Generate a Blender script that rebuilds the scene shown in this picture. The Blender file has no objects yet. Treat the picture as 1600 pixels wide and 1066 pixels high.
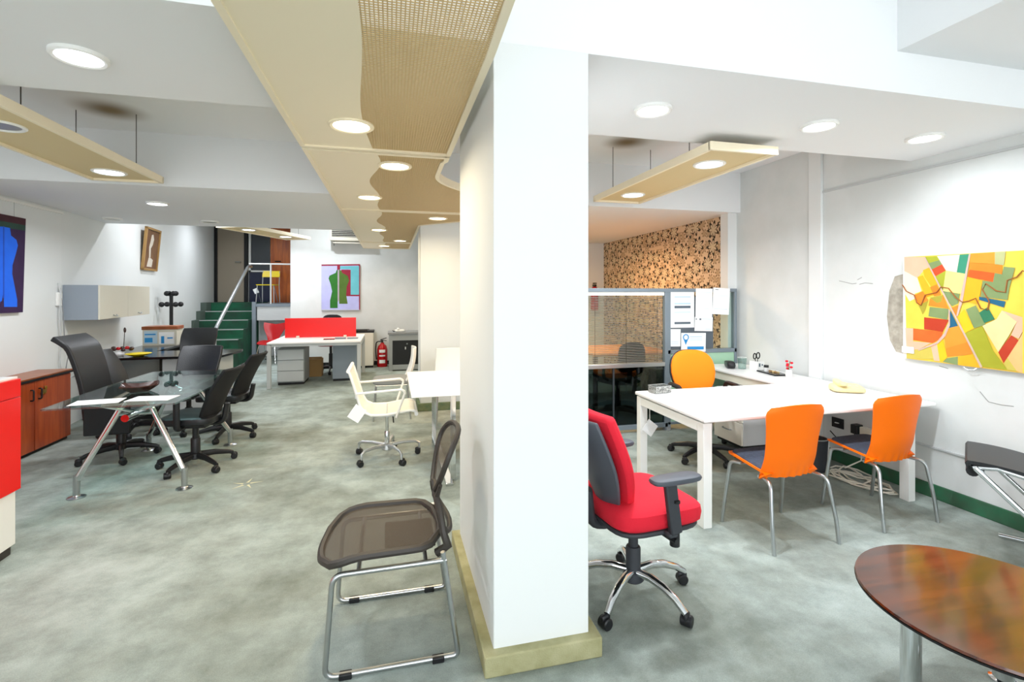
import bpy, math, random
from mathutils import Vector, Matrix
random.seed(7)
PI = math.pi
SC = bpy.context.scene
COL = SC.collection

# ------------------------------------------------------------------ camera, world, exposure
cam_d = bpy.data.cameras.new('camera'); cam = bpy.data.objects.new('camera', cam_d); COL.objects.link(cam)
cam_d.sensor_width = 36.0; cam_d.lens = 765 / 1600 * 36.0; cam_d.shift_y = -76 / 1600
cam.location = (0, 0, 1.55); cam.rotation_euler = (PI / 2, 0, -math.radians(13.95))
cam_d.clip_start = 0.05
SC.camera = cam
SC.view_settings.view_transform = 'Standard'; SC.view_settings.look = 'None'
SC.view_settings.gamma = 1.0; SC.view_settings.exposure = 0.5; SC.view_settings.use_curve_mapping = False
world = bpy.data.worlds.new('world'); SC.world = world; world.use_nodes = True
wb = world.node_tree.nodes['Background']; wb.inputs[0].default_value = (0.93, 0.97, 1.0, 1); wb.inputs[1].default_value = 3.1
LAMP_W = 11.5

# ------------------------------------------------------------------ materials
def lin(c):
    if isinstance(c, str):
        c = [int(c[i:i + 2], 16) / 255 for i in (0, 2, 4)]
    return tuple((x / 12.92 if x <= .04045 else ((x + .055) / 1.055) ** 2.4) for x in c) + (1,)
MATS = {}
def mat(name, col, rough=.5, metal=0.0, noise=None, bump=None, trans=0.0, emit=None, spec=.5, coat=0, sheen=0, alpha=None, ior=1.45):
    """noise=(scale, second colour, detail, amount), bump=(scale, strength)"""
    if name in MATS: return MATS[name]
    m = bpy.data.materials.new(name); m.use_nodes = True; nt = m.node_tree; b = nt.nodes['Principled BSDF']
    b.inputs['Base Color'].default_value = lin(col); b.inputs['Roughness'].default_value = rough
    b.inputs['Metallic'].default_value = metal; b.inputs['Transmission Weight'].default_value = trans
    b.inputs['Specular IOR Level'].default_value = spec; b.inputs['Coat Weight'].default_value = coat
    b.inputs['IOR'].default_value = ior
    b.inputs['Sheen Weight'].default_value = sheen
    if alpha is not None: b.inputs['Alpha'].default_value = alpha
    if emit: b.inputs['Emission Color'].default_value = lin(emit[0]); b.inputs['Emission Strength'].default_value = emit[1]
    if noise or bump:
        tc = nt.nodes.new('ShaderNodeTexCoord')
    if noise:
        n = nt.nodes.new('ShaderNodeTexNoise'); n.inputs['Scale'].default_value = noise[0]; n.inputs['Detail'].default_value = noise[2] if len(noise) > 2 else 4
        r = nt.nodes.new('ShaderNodeValToRGB'); r.color_ramp.elements[0].color = lin(col); r.color_ramp.elements[1].color = lin(noise[1])
        a = noise[3] if len(noise) > 3 else .2
        r.color_ramp.elements[0].position = .5 - a; r.color_ramp.elements[1].position = .5 + a
        nt.links.new(tc.outputs['Object'], n.inputs['Vector']); nt.links.new(n.outputs['Fac'], r.inputs['Fac']); nt.links.new(r.outputs['Color'], b.inputs['Base Color'])
    if bump:
        n2 = nt.nodes.new('ShaderNodeTexNoise'); n2.inputs['Scale'].default_value = bump[0]; n2.inputs['Detail'].default_value = 5
        bp = nt.nodes.new('ShaderNodeBump'); bp.inputs['Strength'].default_value = bump[1]; bp.inputs['Distance'].default_value = .01
        nt.links.new(tc.outputs['Object'], n2.inputs['Vector']); nt.links.new(n2.outputs['Fac'], bp.inputs['Height']); nt.links.new(bp.outputs['Normal'], b.inputs['Normal'])
    MATS[name] = m
    return m
def wood(name, c1, c2, rough, scale, stretch, coat=0):
    m = bpy.data.materials.new(name); m.use_nodes = True; nt = m.node_tree; b = nt.nodes['Principled BSDF']
    tc = nt.nodes.new('ShaderNodeTexCoord'); mp = nt.nodes.new('ShaderNodeMapping'); mp.inputs['Scale'].default_value = stretch
    n = nt.nodes.new('ShaderNodeTexNoise'); n.inputs['Scale'].default_value = scale; n.inputs['Detail'].default_value = 8
    n.inputs['Distortion'].default_value = .6
    r = nt.nodes.new('ShaderNodeValToRGB'); r.color_ramp.elements[0].color = lin(c1); r.color_ramp.elements[1].color = lin(c2)
    r.color_ramp.elements[0].position = .35; r.color_ramp.elements[1].position = .65
    nt.links.new(tc.outputs['Object'], mp.inputs['Vector']); nt.links.new(mp.outputs['Vector'], n.inputs['Vector'])
    nt.links.new(n.outputs['Fac'], r.inputs['Fac']); nt.links.new(r.outputs['Color'], b.inputs['Base Color'])
    b.inputs['Roughness'].default_value = rough; b.inputs['Coat Weight'].default_value = coat; b.inputs['Coat Roughness'].default_value = .08
    MATS[name] = m
    return m
def carpet_mat():
    m = bpy.data.materials.new('carpet'); m.use_nodes = True; nt = m.node_tree; b = nt.nodes['Principled BSDF']
    tc = nt.nodes.new('ShaderNodeTexCoord')
    def noise(scale, detail, rough=.6):
        n = nt.nodes.new('ShaderNodeTexNoise'); n.inputs['Scale'].default_value = scale; n.inputs['Detail'].default_value = detail; n.inputs['Roughness'].default_value = rough
        nt.links.new(tc.outputs['Object'], n.inputs['Vector']); return n
    n1 = noise(.8, 7, .62); n2 = noise(4.5, 8, .7); n3 = noise(190, 2)
    r1 = nt.nodes.new('ShaderNodeValToRGB'); e = r1.color_ramp.elements
    e[0].color = lin('8e948b'); e[0].position = .36; e[1].color = lin('b6c1bd'); e[1].position = .62
    r2 = nt.nodes.new('ShaderNodeValToRGB'); e = r2.color_ramp.elements
    e[0].color = lin('9aa09a'); e[0].position = .33; e[1].color = lin('f2f4f2'); e[1].position = .62
    mx = nt.nodes.new('ShaderNodeMix'); mx.data_type = 'RGBA'; mx.blend_type = 'MULTIPLY'; mx.inputs[0].default_value = .55
    mx2 = nt.nodes.new('ShaderNodeMix'); mx2.data_type = 'RGBA'; mx2.blend_type = 'OVERLAY'; mx2.inputs[0].default_value = .25
    nt.links.new(n1.outputs['Fac'], r1.inputs['Fac']); nt.links.new(n2.outputs['Fac'], r2.inputs['Fac'])
    nt.links.new(r1.outputs['Color'], mx.inputs[6]); nt.links.new(r2.outputs['Color'], mx.inputs[7])
    nt.links.new(mx.outputs[2], mx2.inputs[6]); nt.links.new(n3.outputs['Fac'], mx2.inputs[7])
    nt.links.new(mx2.outputs[2], b.inputs['Base Color'])
    bp = nt.nodes.new('ShaderNodeBump'); bp.inputs['Strength'].default_value = .35; bp.inputs['Distance'].default_value = .006
    nt.links.new(n3.outputs['Fac'], bp.inputs['Height']); nt.links.new(bp.outputs['Normal'], b.inputs['Normal'])
    b.inputs['Roughness'].default_value = .95; b.inputs['Specular IOR Level'].default_value = .1
    MATS['carpet'] = m
def wallpaper_mat():
    m = bpy.data.materials.new('wallpaper'); m.use_nodes = True; nt = m.node_tree; b = nt.nodes['Principled BSDF']
    L = nt.links.new
    tc = nt.nodes.new('ShaderNodeTexCoord'); sp = nt.nodes.new('ShaderNodeSeparateXYZ'); L(tc.outputs['Object'], sp.inputs[0])
    cb = nt.nodes.new('ShaderNodeCombineXYZ'); L(sp.outputs['Y'], cb.inputs[0]); L(sp.outputs['Z'], cb.inputs[1])
    def mth(op, a, bb=None):
        n = nt.nodes.new('ShaderNodeMath'); n.operation = op
        for i, v in enumerate((a, bb)):
            if v is None: continue
            if isinstance(v, (int, float)): n.inputs[i].default_value = v
            else: L(v, n.inputs[i])
        return n.outputs[0]
    def flowers(scale, rad, petals, rnd):
        sc = nt.nodes.new('ShaderNodeVectorMath'); sc.operation = 'SCALE'; L(cb.outputs[0], sc.inputs[0]); sc.inputs['Scale'].default_value = scale
        vo = nt.nodes.new('ShaderNodeTexVoronoi'); vo.voronoi_dimensions = '2D'; vo.inputs['Scale'].default_value = 1.0; vo.inputs['Randomness'].default_value = rnd
        L(sc.outputs[0], vo.inputs['Vector'])
        df = nt.nodes.new('ShaderNodeVectorMath'); df.operation = 'SUBTRACT'; L(sc.outputs[0], df.inputs[0]); L(vo.outputs['Position'], df.inputs[1])
        s2 = nt.nodes.new('ShaderNodeSeparateXYZ'); L(df.outputs[0], s2.inputs[0])
        ang = mth('ARCTAN2', s2.outputs['Y'], s2.outputs['X'])
        pet = mth('ABSOLUTE', mth('COSINE', mth('MULTIPLY', ang, petals / 2)))
        rr = mth('MULTIPLY', mth('ADD', mth('MULTIPLY', pet, .8), .2), rad)
        q = mth('DIVIDE', vo.outputs['Distance'], rr)
        outline = mth('MULTIPLY', mth('GREATER_THAN', q, .68), mth('LESS_THAN', q, 1.0))
        inside = mth('LESS_THAN', q, .68)
        return outline, inside
    o1, i1 = flowers(3.9, .47, 7, .5); o2, i2 = flowers(9.0, .5, 6, .9)
    def mixc(fac, a, c):
        x = nt.nodes.new('ShaderNodeMix'); x.data_type = 'RGBA'; L(fac, x.inputs[0])
        if isinstance(a, str): x.inputs[6].default_value = lin(a)
        else: L(a, x.inputs[6])
        x.inputs[7].default_value = lin(c); return x.outputs[2]
    c = mixc(i2, 'dcc3a4', 'c2a583'); c = mixc(o2, c, '7d6648'); c = mixc(i1, c, 'd8c6a6'); c = mixc(o1, c, '2e2219')
    L(c, b.inputs['Base Color']); b.inputs['Roughness'].default_value = .7
    MATS['wallpaper'] = m
carpet_mat(); wallpaper_mat()
mat('wall', 'e4e7e6', .7, bump=(6, .12)); mat('ceil', 'eceeef', .8)
mat('wall_worn', 'dfe2e1', .7, noise=(1.6, 'd5d9d7', 8, .1), bump=(5, .35))
mat('cream', 'f3e7ca', .5); mat('creamdark', 'd9c594', .55)
mat('mesh_metal', 'cdb383', .45, .3)
mat('white', 'eeeeea', .4); mat('whitetop', 'f1f0ee', .3); mat('ivory', 'efeadb', .45)
mat('frosty', 'dcdedd', .45); mat('chrome', 'e2e4e6', .1, 1.0); mat('steel', 'c0c3c5', .28, 1.0); mat('alu', 'c9ccce', .35, .9)
mat('black', '141517', .5); mat('blackgloss', '0c0c0e', .15); mat('leather', '14161a', .38, bump=(120, .15), spec=.6)
mat('blackfabric', '0f1013', .8, bump=(300, .3)); mat('charcoal', '33363b', .6); mat('plastic', '1b1c1f', .4)
mat('redgloss', 'f0100c', .28); mat('redfabric', 'd81a30', .85, bump=(250, .25)); mat('redshell', 'c60d16', .3); mat('redext', 'b40f16', .25)
mat('orange', 'ff7400', .5, spec=.3); mat('orangefabric', 'ff8a0a', .8, bump=(250, .2)); mat('navypad', '343d4c', .85, noise=(60, '434d5e', 3, .2), bump=(260, .3))
mat('greyshell', '4c5159', .45); mat('greyfabric', '8c8d8a', .9, bump=(200, .3)); mat('grey', '8d9093', .5); mat('midgrey', '9ea2a3', .5); mat('lightgrey', 'c3c6c6', .5)
mat('bluegrey', '8e98a2', .55); mat('beige', 'd4d0c0', .5); mat('yellow', 'f2d60e', .4); mat('frame_grey', '7f8b94', .4, .2)
mat('stairgreen', '2b4a3c', .95, noise=(3.2, '24674a', 7, .16)); mat('mint', 'a9cfb2', .6); mat('darkglassboard', '565e66', .25); mat('green', '2f6b4b', .9, noise=(9, '3d5b45', 6, .2)); mat('greenbase', '5e7358', .95, noise=(14, '7f8460', 6, .2))
mat('oliveba', '97946a', .95, noise=(10, 'b4b08a', 6, .2), bump=(160, .4)); mat('stairside', '55625a', .9)
mat('meshfab', '554c42', .7, alpha=.66); mat('taupe', '38332e', .5); mat('darkbrown', '3a1a12', .18, coat=.6)
mat('paper', 'f4f5f5', .8); mat('ink', '5a6670', .8); mat('inkblue', '2a8fd0', .7); mat('inkpale', 'b9d3e2', .8)
mat('glass', 'e8f4f2', .0, trans=1.0, ior=1.2); mat('tableglass', 'cfe6e2', .0, trans=1.0, ior=1.45)
mat('darkglass', '0e2430', .05, spec=.8); mat('lens_warm', 'ffffff', .5, emit=('fff0cf', 9.0)); mat('lens_cool', 'ffffff', .5, emit=('f4f9ff', 9.0)); mat('lens_off', '8d8a80', .3)
mat('brass', 'b08d3e', .3, .8); mat('cardboard', 'a98453', .8); mat('navy', '101a3d', .2); mat('doorbeige', 'a89c8a', .6); mat('darkgrey', '3c4146', .35)
mat('plaster', 'b6b1a4', .95, noise=(18, '8f8a7d', 7, .2), bump=(30, .6)); mat('crack', '8b8c88', .9); mat('tan', 'd8bf86', .6)
wood('cherry', '9c3c14', 'b95220', .35, 3.0, (6, 6, .6)); wood('cherrytop', '8a4a22', 'a2582c', .3, 3.0, (1, 5, 1))
wood('walnut', '3a1506', '642c0e', .16, 2.2, (1.0, 9, 1), coat=.5); wood('orangewood', 'a4480c', 'd06a18', .3, 2.5, (5, 5, .6)); wood('pine', 'd8883c', 'e9a050', .45, 2.0, (1, 6, 1))

# ------------------------------------------------------------------ geometry helpers (all return (verts, faces))
def box(x0, x1, y0, y1, z0, z1):
    v = [(x0, y0, z0), (x1, y0, z0), (x1, y1, z0), (x0, y1, z0), (x0, y0, z1), (x1, y0, z1), (x1, y1, z1), (x0, y1, z1)]
    return v, [(3, 2, 1, 0), (4, 5, 6, 7), (0, 1, 5, 4), (1, 2, 6, 5), (2, 3, 7, 6), (3, 0, 4, 7)]
def cbox(c, s, M=None):
    v, f = box(-s[0] / 2, s[0] / 2, -s[1] / 2, s[1] / 2, -s[2] / 2, s[2] / 2)
    out = []
    for p in v:
        p = Vector(p)
        if M is not None: p = M @ p
        out.append(tuple(p + Vector(c)))
    return out, f
def rot(ax, deg): return Matrix.Rotation(math.radians(deg), 3, ax)
def join(*gs):
    V, F = [], []
    for v, f in gs:
        o = len(V); V += list(v); F += [tuple(i + o for i in q) for q in f]
    return V, F
def xf(g, loc=(0, 0, 0), M=None):
    L = Vector(loc); return [tuple((M @ Vector(p) if M is not None else Vector(p)) + L) for p in g[0]], g[1]
def fillet(pts, r, seg=5):
    pts = [Vector(p) for p in pts]; out = [pts[0]]
    for i in range(1, len(pts) - 1):
        a, b, c = pts[i - 1], pts[i], pts[i + 1]
        d1 = (a - b); d2 = (c - b); k = min(r, d1.length * .48, d2.length * .48)
        p1 = b + d1.normalized() * k; p2 = b + d2.normalized() * k
        for s in range(seg + 1):
            t = s / seg; out.append(p1 * (1 - t) ** 2 + b * 2 * t * (1 - t) + p2 * t * t)
    out.append(pts[-1]); return out
def tube(pts, r, n=10, closed=False, sx=1.0):
    pts = [Vector(p) for p in pts]; N = len(pts); rs = r if isinstance(r, (list, tuple)) else [r] * N
    V, F = [], []
    up = None
    for i, p in enumerate(pts):
        if closed: t = (pts[(i + 1) % N] - pts[i - 1])
        else: t = pts[min(i + 1, N - 1)] - pts[max(i - 1, 0)]
        t.normalize()
        if up is None:
            up = Vector((0, 0, 1)) if abs(t.z) < .9 else Vector((1, 0, 0))
        s = t.cross(up)
        if s.length < 1e-5: s = t.orthogonal()
        s.normalize(); up = s.cross(t).normalized()
        for k in range(n):
            a = 2 * PI * k / n; V.append(tuple(p + s * math.cos(a) * rs[i] * sx + up * math.sin(a) * rs[i]))
    M = N if closed else N - 1
    for i in range(M):
        for k in range(n):
            a = i * n + k; b = i * n + (k + 1) % n; c = ((i + 1) % N) * n + (k + 1) % n; d = ((i + 1) % N) * n + k
            F.append((a, b, c, d))
    if not closed:
        F.append(tuple(reversed(range(n)))); F.append(tuple(range((N - 1) * n, N * n)))
    return V, F
def lathe(prof, n=24, c=(0, 0, 0)):
    V, F = [], []
    for r, z in prof:
        for k in range(n):
            a = 2 * PI * k / n; V.append((c[0] + r * math.cos(a), c[1] + r * math.sin(a), c[2] + z))
    for i in range(len(prof) - 1):
        for k in range(n):
            F.append((i * n + k, i * n + (k + 1) % n, (i + 1) * n + (k + 1) % n, (i + 1) * n + k))
    F.append(tuple(reversed(range(n)))); F.append(tuple(range((len(prof) - 1) * n, len(prof) * n)))
    return V, F
def prism(poly, vec):
    """poly: 3D points, extruded along vec"""
    n = len(poly); vec = Vector(vec)
    V = [tuple(p) for p in poly] + [tuple(Vector(p) + vec) for p in poly]
    F = [tuple(reversed(range(n))), tuple(range(n, 2 * n))] + [(i, (i + 1) % n, n + (i + 1) % n, n + i) for i in range(n)]
    return V, F
def sheet(fn, nu, nv, th):
    """closed slab following fn(u,v) with thickness th behind the surface"""
    P = [[Vector(fn(i / nu, j / nv)) for j in range(nv + 1)] for i in range(nu + 1)]
    V = []; W = nv + 1; tot = (nu + 1) * W
    N = []
    for i in range(nu + 1):
        for j in range(nv + 1):
            a = P[min(i + 1, nu)][j] - P[max(i - 1, 0)][j]; b = P[i][min(j + 1, nv)] - P[i][max(j - 1, 0)]
            nn = a.cross(b); N.append(nn.normalized() if nn.length > 1e-9 else Vector((0, 0, 1)))
    for i in range(nu + 1):
        for j in range(nv + 1): V.append(tuple(P[i][j]))
    for i in range(nu + 1):
        for j in range(nv + 1): V.append(tuple(P[i][j] - N[i * W + j] * th))
    F = []
    for i in range(nu):
        for j in range(nv):
            q = (i * W + j, (i + 1) * W + j, (i + 1) * W + j + 1, i * W + j + 1)
            F.append(q); F.append(tuple(x + tot for x in reversed(q)))
    edge = [i * W for i in range(nu + 1)] + [nu * W + j for j in range(1, W)] + [i * W + nv for i in range(nu - 1, -1, -1)] + [j for j in range(nv - 1, 0, -1)]
    for k in range(len(edge)):
        a, b = edge[k], edge[(k + 1) % len(edge)]; F.append((b, a, a + tot, b + tot))
    return V, F
def pillow(c, s, e1=.35, e2=.35, n=28, m=12, fn=None):
    """superellipsoid cushion; s = half sizes"""
    def pw(x, e): return math.copysign(abs(x) ** e, x)
    V, F = [], []
    for i in range(m + 1):
        ph = -PI / 2 + PI * i / m
        for k in range(n):
            a = 2 * PI * k / n
            p = (s[0] * pw(math.cos(ph), e1) * pw(math.cos(a), e2), s[1] * pw(math.cos(ph), e1) * pw(math.sin(a), e2), s[2] * pw(math.sin(ph), e1))
            if fn: p = fn(*p)
            V.append((p[0] + c[0], p[1] + c[1], p[2] + c[2]))
    for i in range(m):
        for k in range(n):
            F.append((i * n + k, i * n + (k + 1) % n, (i + 1) * n + (k + 1) % n, (i + 1) * n + k))
    return V, F
def obj(name, g, m, parent=None, bevel=0, smooth=True, ang=40):
    me = bpy.data.meshes.new(name); me.from_pydata([tuple(p) for p in g[0]], [], g[1]); me.update()
    ms = m if isinstance(m, (list, tuple)) else [m]
    for x in ms: me.materials.append(MATS[x] if isinstance(x, str) else x)
    if smooth:
        me.polygons.foreach_set('use_smooth', [True] * len(me.polygons)); me.set_sharp_from_angle(angle=math.radians(ang))
    o = bpy.data.objects.new(name, me); COL.objects.link(o)
    if parent is not None: o.parent = parent
    if bevel:
        b = o.modifiers.new('bevel', 'BEVEL'); b.width = bevel; b.segments = 2; b.limit_method = 'ANGLE'
    return o
def tag(o, label, cat, group=None):
    o['label'] = label; o['category'] = cat
    if group: o['group'] = group
    return o
def thing(name, label, cat, loc=(0, 0, 0), deg=0, group=None):
    o = bpy.data.objects.new(name, None); COL.objects.link(o); o.location = loc; o.rotation_euler = (0, 0, math.radians(deg)); o.empty_display_size = .1
    return tag(o, label, cat, group)
def struct(name, g, m, parent=None, bevel=0):
    o = obj(name, g, m, parent, bevel)
    if parent is None: o['kind'] = 'structure'
    return o
def stuff(o): o['kind'] = 'stuff'; return o
def patches(name, polys, pal, place, parent, t0=.001):
    """flat painted areas, each a hair proud of the one before; joined as one painted layer"""
    V, F, MI, used = [], [], [], []
    for i, (k, pts) in enumerate(polys):
        o = len(V); V += [place(a, b, t0 + i * .00012) for a, b in pts]; F.append(tuple(range(o, o + len(pts))))
        if k not in used: used.append(k)
        MI.append(used.index(k))
    ms = [mat('paint_' + name + '_' + k, pal[k], .7, noise=(9, tuple(min(1, x * 1.0 + .045) for x in [int(pal[k][i:i + 2], 16) / 255 for i in (0, 2, 4)]), 6, .25)) for k in used]
    ob = obj(name, (V, F), ms, parent, smooth=False)
    ob.data.polygons.foreach_set('material_index', MI); return ob
def light(parent, loc, w, col, size=.14, spread=165):
    l = bpy.data.lights.new('bulb_light', 'AREA'); l.shape = 'DISK'; l.size = size; l.energy = w; l.color = lin(col)[:3]; l.spread = math.radians(spread)
    o = bpy.data.objects.new('bulb_light', l); COL.objects.link(o); o.parent = parent; o.location = loc
    return o
WARM, COOL = 'ffe9c2', 'f3f8ff'
def thin_glass(name, tint, refl, rough=0.0):
    m = bpy.data.materials.new(name); m.use_nodes = True; nt = m.node_tree; nt.nodes.remove(nt.nodes['Principled BSDF'])
    out = nt.nodes['Material Output']; tr = nt.nodes.new('ShaderNodeBsdfTransparent'); tr.inputs[0].default_value = lin(tint)
    gl = nt.nodes.new('ShaderNodeBsdfGlossy'); gl.inputs['Roughness'].default_value = rough
    fr = nt.nodes.new('ShaderNodeFresnel')      # a pane does not bend light: both faces reflect as seen from the air
    ge = nt.nodes.new('ShaderNodeNewGeometry'); mi = nt.nodes.new('ShaderNodeMix'); mi.inputs[2].default_value = refl; mi.inputs[3].default_value = 1 / refl
    nt.links.new(ge.outputs['Backfacing'], mi.inputs[0]); nt.links.new(mi.outputs[0], fr.inputs[0])
    mx = nt.nodes.new('ShaderNodeMixShader'); nt.links.new(fr.outputs[0], mx.inputs[0]); nt.links.new(tr.outputs[0], mx.inputs[1]); nt.links.new(gl.outputs[0], mx.inputs[2])
    nt.links.new(mx.outputs[0], out.inputs[0]); MATS[name] = m
thin_glass('pane', 'eef6f4', 1.45); thin_glass('tabletop_glass', 'd8ecea', 2.1); thin_glass('smoke_pane', '7f98a4', 1.55)

# ------------------------------------------------------------------ room shell
XL, XR = -3.62, 3.98
struct('floor', box(-4.9, 4.1, -3.3, 14.2, -.1, 0), 'carpet')
obj('carpet_mark', join(*[prism([(-1.13 + .03 * math.cos(a), 4.36 + .03 * math.sin(a), .0005), (-1.13 + .12 * math.cos(a + .25), 4.36 + .12 * math.sin(a + .25), .0005), (-1.13 + .03 * math.cos(a + .7), 4.36 + .03 * math.sin(a + .7), .0005)], (0, 0, .001)) for a in (0, 1.2, 2.5, 3.7, 5.0)]), mat('faded', 'd2cfae', .95), bpy.data.objects['floor'])
struct('wall_right', box(XR, XR + .12, -3.2, 5.02, 0, 3.7), 'wall_worn')
wr = bpy.data.objects['wall_right']
wp = struct('wall_right_papered', box(XR - .02, XR + .12, 5.02, 8.7, 0, 2.6), 'wallpaper')
struct('wall_left', box(XL - .12, XL, -3.2, 6.62, 0, 3.7), 'wall')
dB = Vector((-.0998, .995, 0)); nB = Vector((.995, .0998, 0)); B0 = Vector((XL, 6.62, 0))
def onB(t, n, z): p = B0 + dB * t + nB * n; return (p.x, p.y, z)
struct('wall_left_rear', prism([onB(0, 0, 0), onB(7.6, 0, 0), onB(7.6, -.12, 0), onB(0, -.12, 0)], (0, 0, 3.4)), 'wall')
struct('wall_back', box(-2.0, 1.3, 10.9, 11.05, 0, 3.4), 'wall_worn')
struct('wall_back_niche', box(-4.7, -1.8, 14.0, 14.12, 0, 3.4), 'wall')
struct('wall_niche_side', box(-2.0, -1.88, 11.05, 14.0, 0, 3.4), 'wall')
struct('wall_corridor_end', box(1.2, 4.1, 8.66, 8.78, 0, 2.6), 'wall')
struct('wall_corridor_side', box(1.2, 1.3, 7.0, 10.9, 0, 3.4), 'wall')
# unseen shop front behind the camera, added for daylight: low sill, mullions, open glazing
struct('wall_front', join(box(XL, XR, -3.3, -3.2, 0, .25), box(XL, XR, -3.3, -3.2, 3.3, 3.7), box(XL, XL + .15, -3.3, -3.2, .25, 3.3), box(XR - .15, XR, -3.3, -3.2, .25, 3.3),
                        box(-1.1, -1.02, -3.3, -3.2, .25, 3.3), box(1.4, 1.48, -3.3, -3.2, .25, 3.3)), 'frame_grey')
# ceilings
struct('ceiling_front', box(-3.74, 4.1, -3.3, 1.98, 3.6, 3.7), 'ceil')
struct('ceiling_drop', box(2.548, XR, -.9, 1.98, 2.8, 3.6), 'ceil')
struct('ceiling_beam', box(XL, XR, 1.98, 2.985, 2.585, 3.6), 'ceil')
def stained():
    m = MATS['ceil'].copy(); m.name = 'ceil_stained'; nt = m.node_tree; b = nt.nodes['Principled BSDF']; L = nt.links.new
    tc = nt.nodes.new('ShaderNodeTexCoord'); prev = None
    for c, sx in (((-2.09, 4.39, 2.95), 1.0), ((2.14, 4.17, 2.95), .9)):      # smoke marks above two old lamps
        su = nt.nodes.new('ShaderNodeVectorMath'); su.operation = 'SUBTRACT'; L(tc.outputs['Object'], su.inputs[0]); su.inputs[1].default_value = c
        ln = nt.nodes.new('ShaderNodeVectorMath'); ln.operation = 'LENGTH'; L(su.outputs[0], ln.inputs[0])
        r = nt.nodes.new('ShaderNodeValToRGB'); r.color_ramp.interpolation = 'EASE'; r.color_ramp.elements[0].color = lin('8a7656'); r.color_ramp.elements[0].position = .02; r.color_ramp.elements[1].color = (1, 1, 1, 1); r.color_ramp.elements[1].position = .30 * sx
        L(ln.outputs['Value'], r.inputs[0]); mx = nt.nodes.new('ShaderNodeMix'); mx.data_type = 'RGBA'; mx.blend_type = 'MULTIPLY'; mx.inputs[0].default_value = 1
        if prev is None: mx.inputs[6].default_value = lin('eceeef')
        else: L(prev, mx.inputs[6])
        L(r.outputs[0], mx.inputs[7]); prev = mx.outputs[2]
    L(prev, b.inputs['Base Color']); MATS['ceil_stained'] = m
stained()
struct('ceiling_bay', box(-3.74, 4.1, 2.985, 4.92, 2.95, 3.05), 'ceil_stained')
struct('ceiling_soffit_left', box(-4.3, 1.3, 4.92, 7.75, 2.485, 3.4), 'ceil')
struct('ceiling_soffit_right', box(1.3, 4.1, 4.92, 8.78, 2.485, 3.05), 'ceil')
struct('ceiling_rear', box(-4.9, 1.3, 7.75, 14.1, 3.3, 3.4), 'ceil')
# pillars with carpeted plinths
struct('pillar_front', box(.411, .83, 1.97, 2.97, 0, 2.585), 'wall', bevel=.004)
struct('baseboard_pillar_front', box(.366, .875, 1.925, 3.015, 0, .085), 'oliveba', bevel=.006)
struct('pillar_middle', box(.38, 1.2, 6.5, 7.0, 0, 2.485), 'wall', bevel=.004)
struct('baseboard_pillar_middle', box(.345, 1.2, 6.465, 7.0, 0, .10), 'greenbase', bevel=.006)
struct('pillar_right', box(3.86, XR, 4.985, 5.12, 0, 2.485), 'wall')
# right wall trims
struct('baseboard_right', box(XR - .018, XR, -3.2, 4.93, 0, .105), 'green', bevel=.004)
struct('trim_1', box(XR - .012, XR, -3.2, 3.79, 2.492, 2.51), 'lightgrey')
struct('trim_2', box(XR - .014, XR, 1.0, 3.3, .37, .388), 'lightgrey', bevel=.004)
struct('trim_3', join(box(XR - .03, XR, 3.79, 3.93, 0, 2.95)), 'wall', bevel=.004)
struct('trim_4', box(XL, XL + .02, 2.985, 6.62, 2.438, 2.462), 'white')
struct('baseboard_left', box(XL, XL + .015, -3.2, 6.62, 0, .09), 'greenbase')
struct('baseboard_back', box(-2.0, 1.2, 10.885, 10.9, 0, .08), 'black')
def yz(y, z): return (XR - .004, y, z)
obj('plaster_patch', prism([yz(3.03, 1.70), yz(3.11, 1.68), yz(3.155, 1.56), yz(3.175, 1.35), yz(3.15, 1.16), yz(3.1, 1.07), yz(3.0, 1.06), yz(2.98, 1.69)], (.006, 0, 0)), 'plaster', wr)
for pts in ([(3.62, 1.655), (3.55, 1.64), (3.49, 1.625), (3.45, 1.63)], [(3.42, 1.62), (3.37, 1.632), (3.30, 1.625)], [(3.44, 1.66), (3.40, 1.68)],
            [(2.52, .86), (2.47, .80), (2.40, .795), (2.33, .80)], [(2.78, 1.0), (2.72, .99)], [(2.2, .80), (2.16, .81)]):
    obj('wall_crack', tube([(XR - .001, y, z) for y, z in pts], .0022, 5), 'crack', wr)

# staircase, landing and back doors
st = struct('staircase', box(-4.2, -3.12, 12.9, 14.0, 0, 1.302), 'stairgreen')
for i in range(6):
    z1 = 1.302 - .186 * (i + 1); y1 = 12.9 - .37 * i
    s = obj('step', box(-4.1, -3.12, y1 - .37, y1, 0, z1), 'stairgreen', st, bevel=.004)
    obj('nosing', box(-4.1, -3.12, y1 - .374, y1 - .345, z1 - .012, z1 + .004), 'lightgrey', s)
    obj('skirting_block', box(-4.22, -4.1, y1 - .3, y1 + .07, 0, z1 + .2), 'stairside', st)
pl = struct('landing_platform', box(-3.1, -2.02, 12.42, 14.0, 1.215, 1.282), 'bluegrey')
obj('fascia_panel', box(-3.0, -2.05, 12.44, 12.46, .90, 1.215), 'frosty', pl)
for x in (-3.06, -2.06): obj('post', box(x - .04, x + .04, 12.40, 12.48, 0, 1.33), 'bluegrey', pl)
obj('under_panel', box(-3.1, -2.02, 13.0, 13.03, 0, 1.21), 'wall', pl)
d1 = struct('door_1', box(-4.28, -3.66, 13.93, 13.99, 1.302, 3.28), 'doorbeige', bevel=.004)
obj('door_frame', join(box(-4.40, -4.28, 13.9, 13.99, 1.302, 3.3), box(-3.66, -3.58, 13.9, 13.99, 1.302, 3.3)), 'black', d1)
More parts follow.
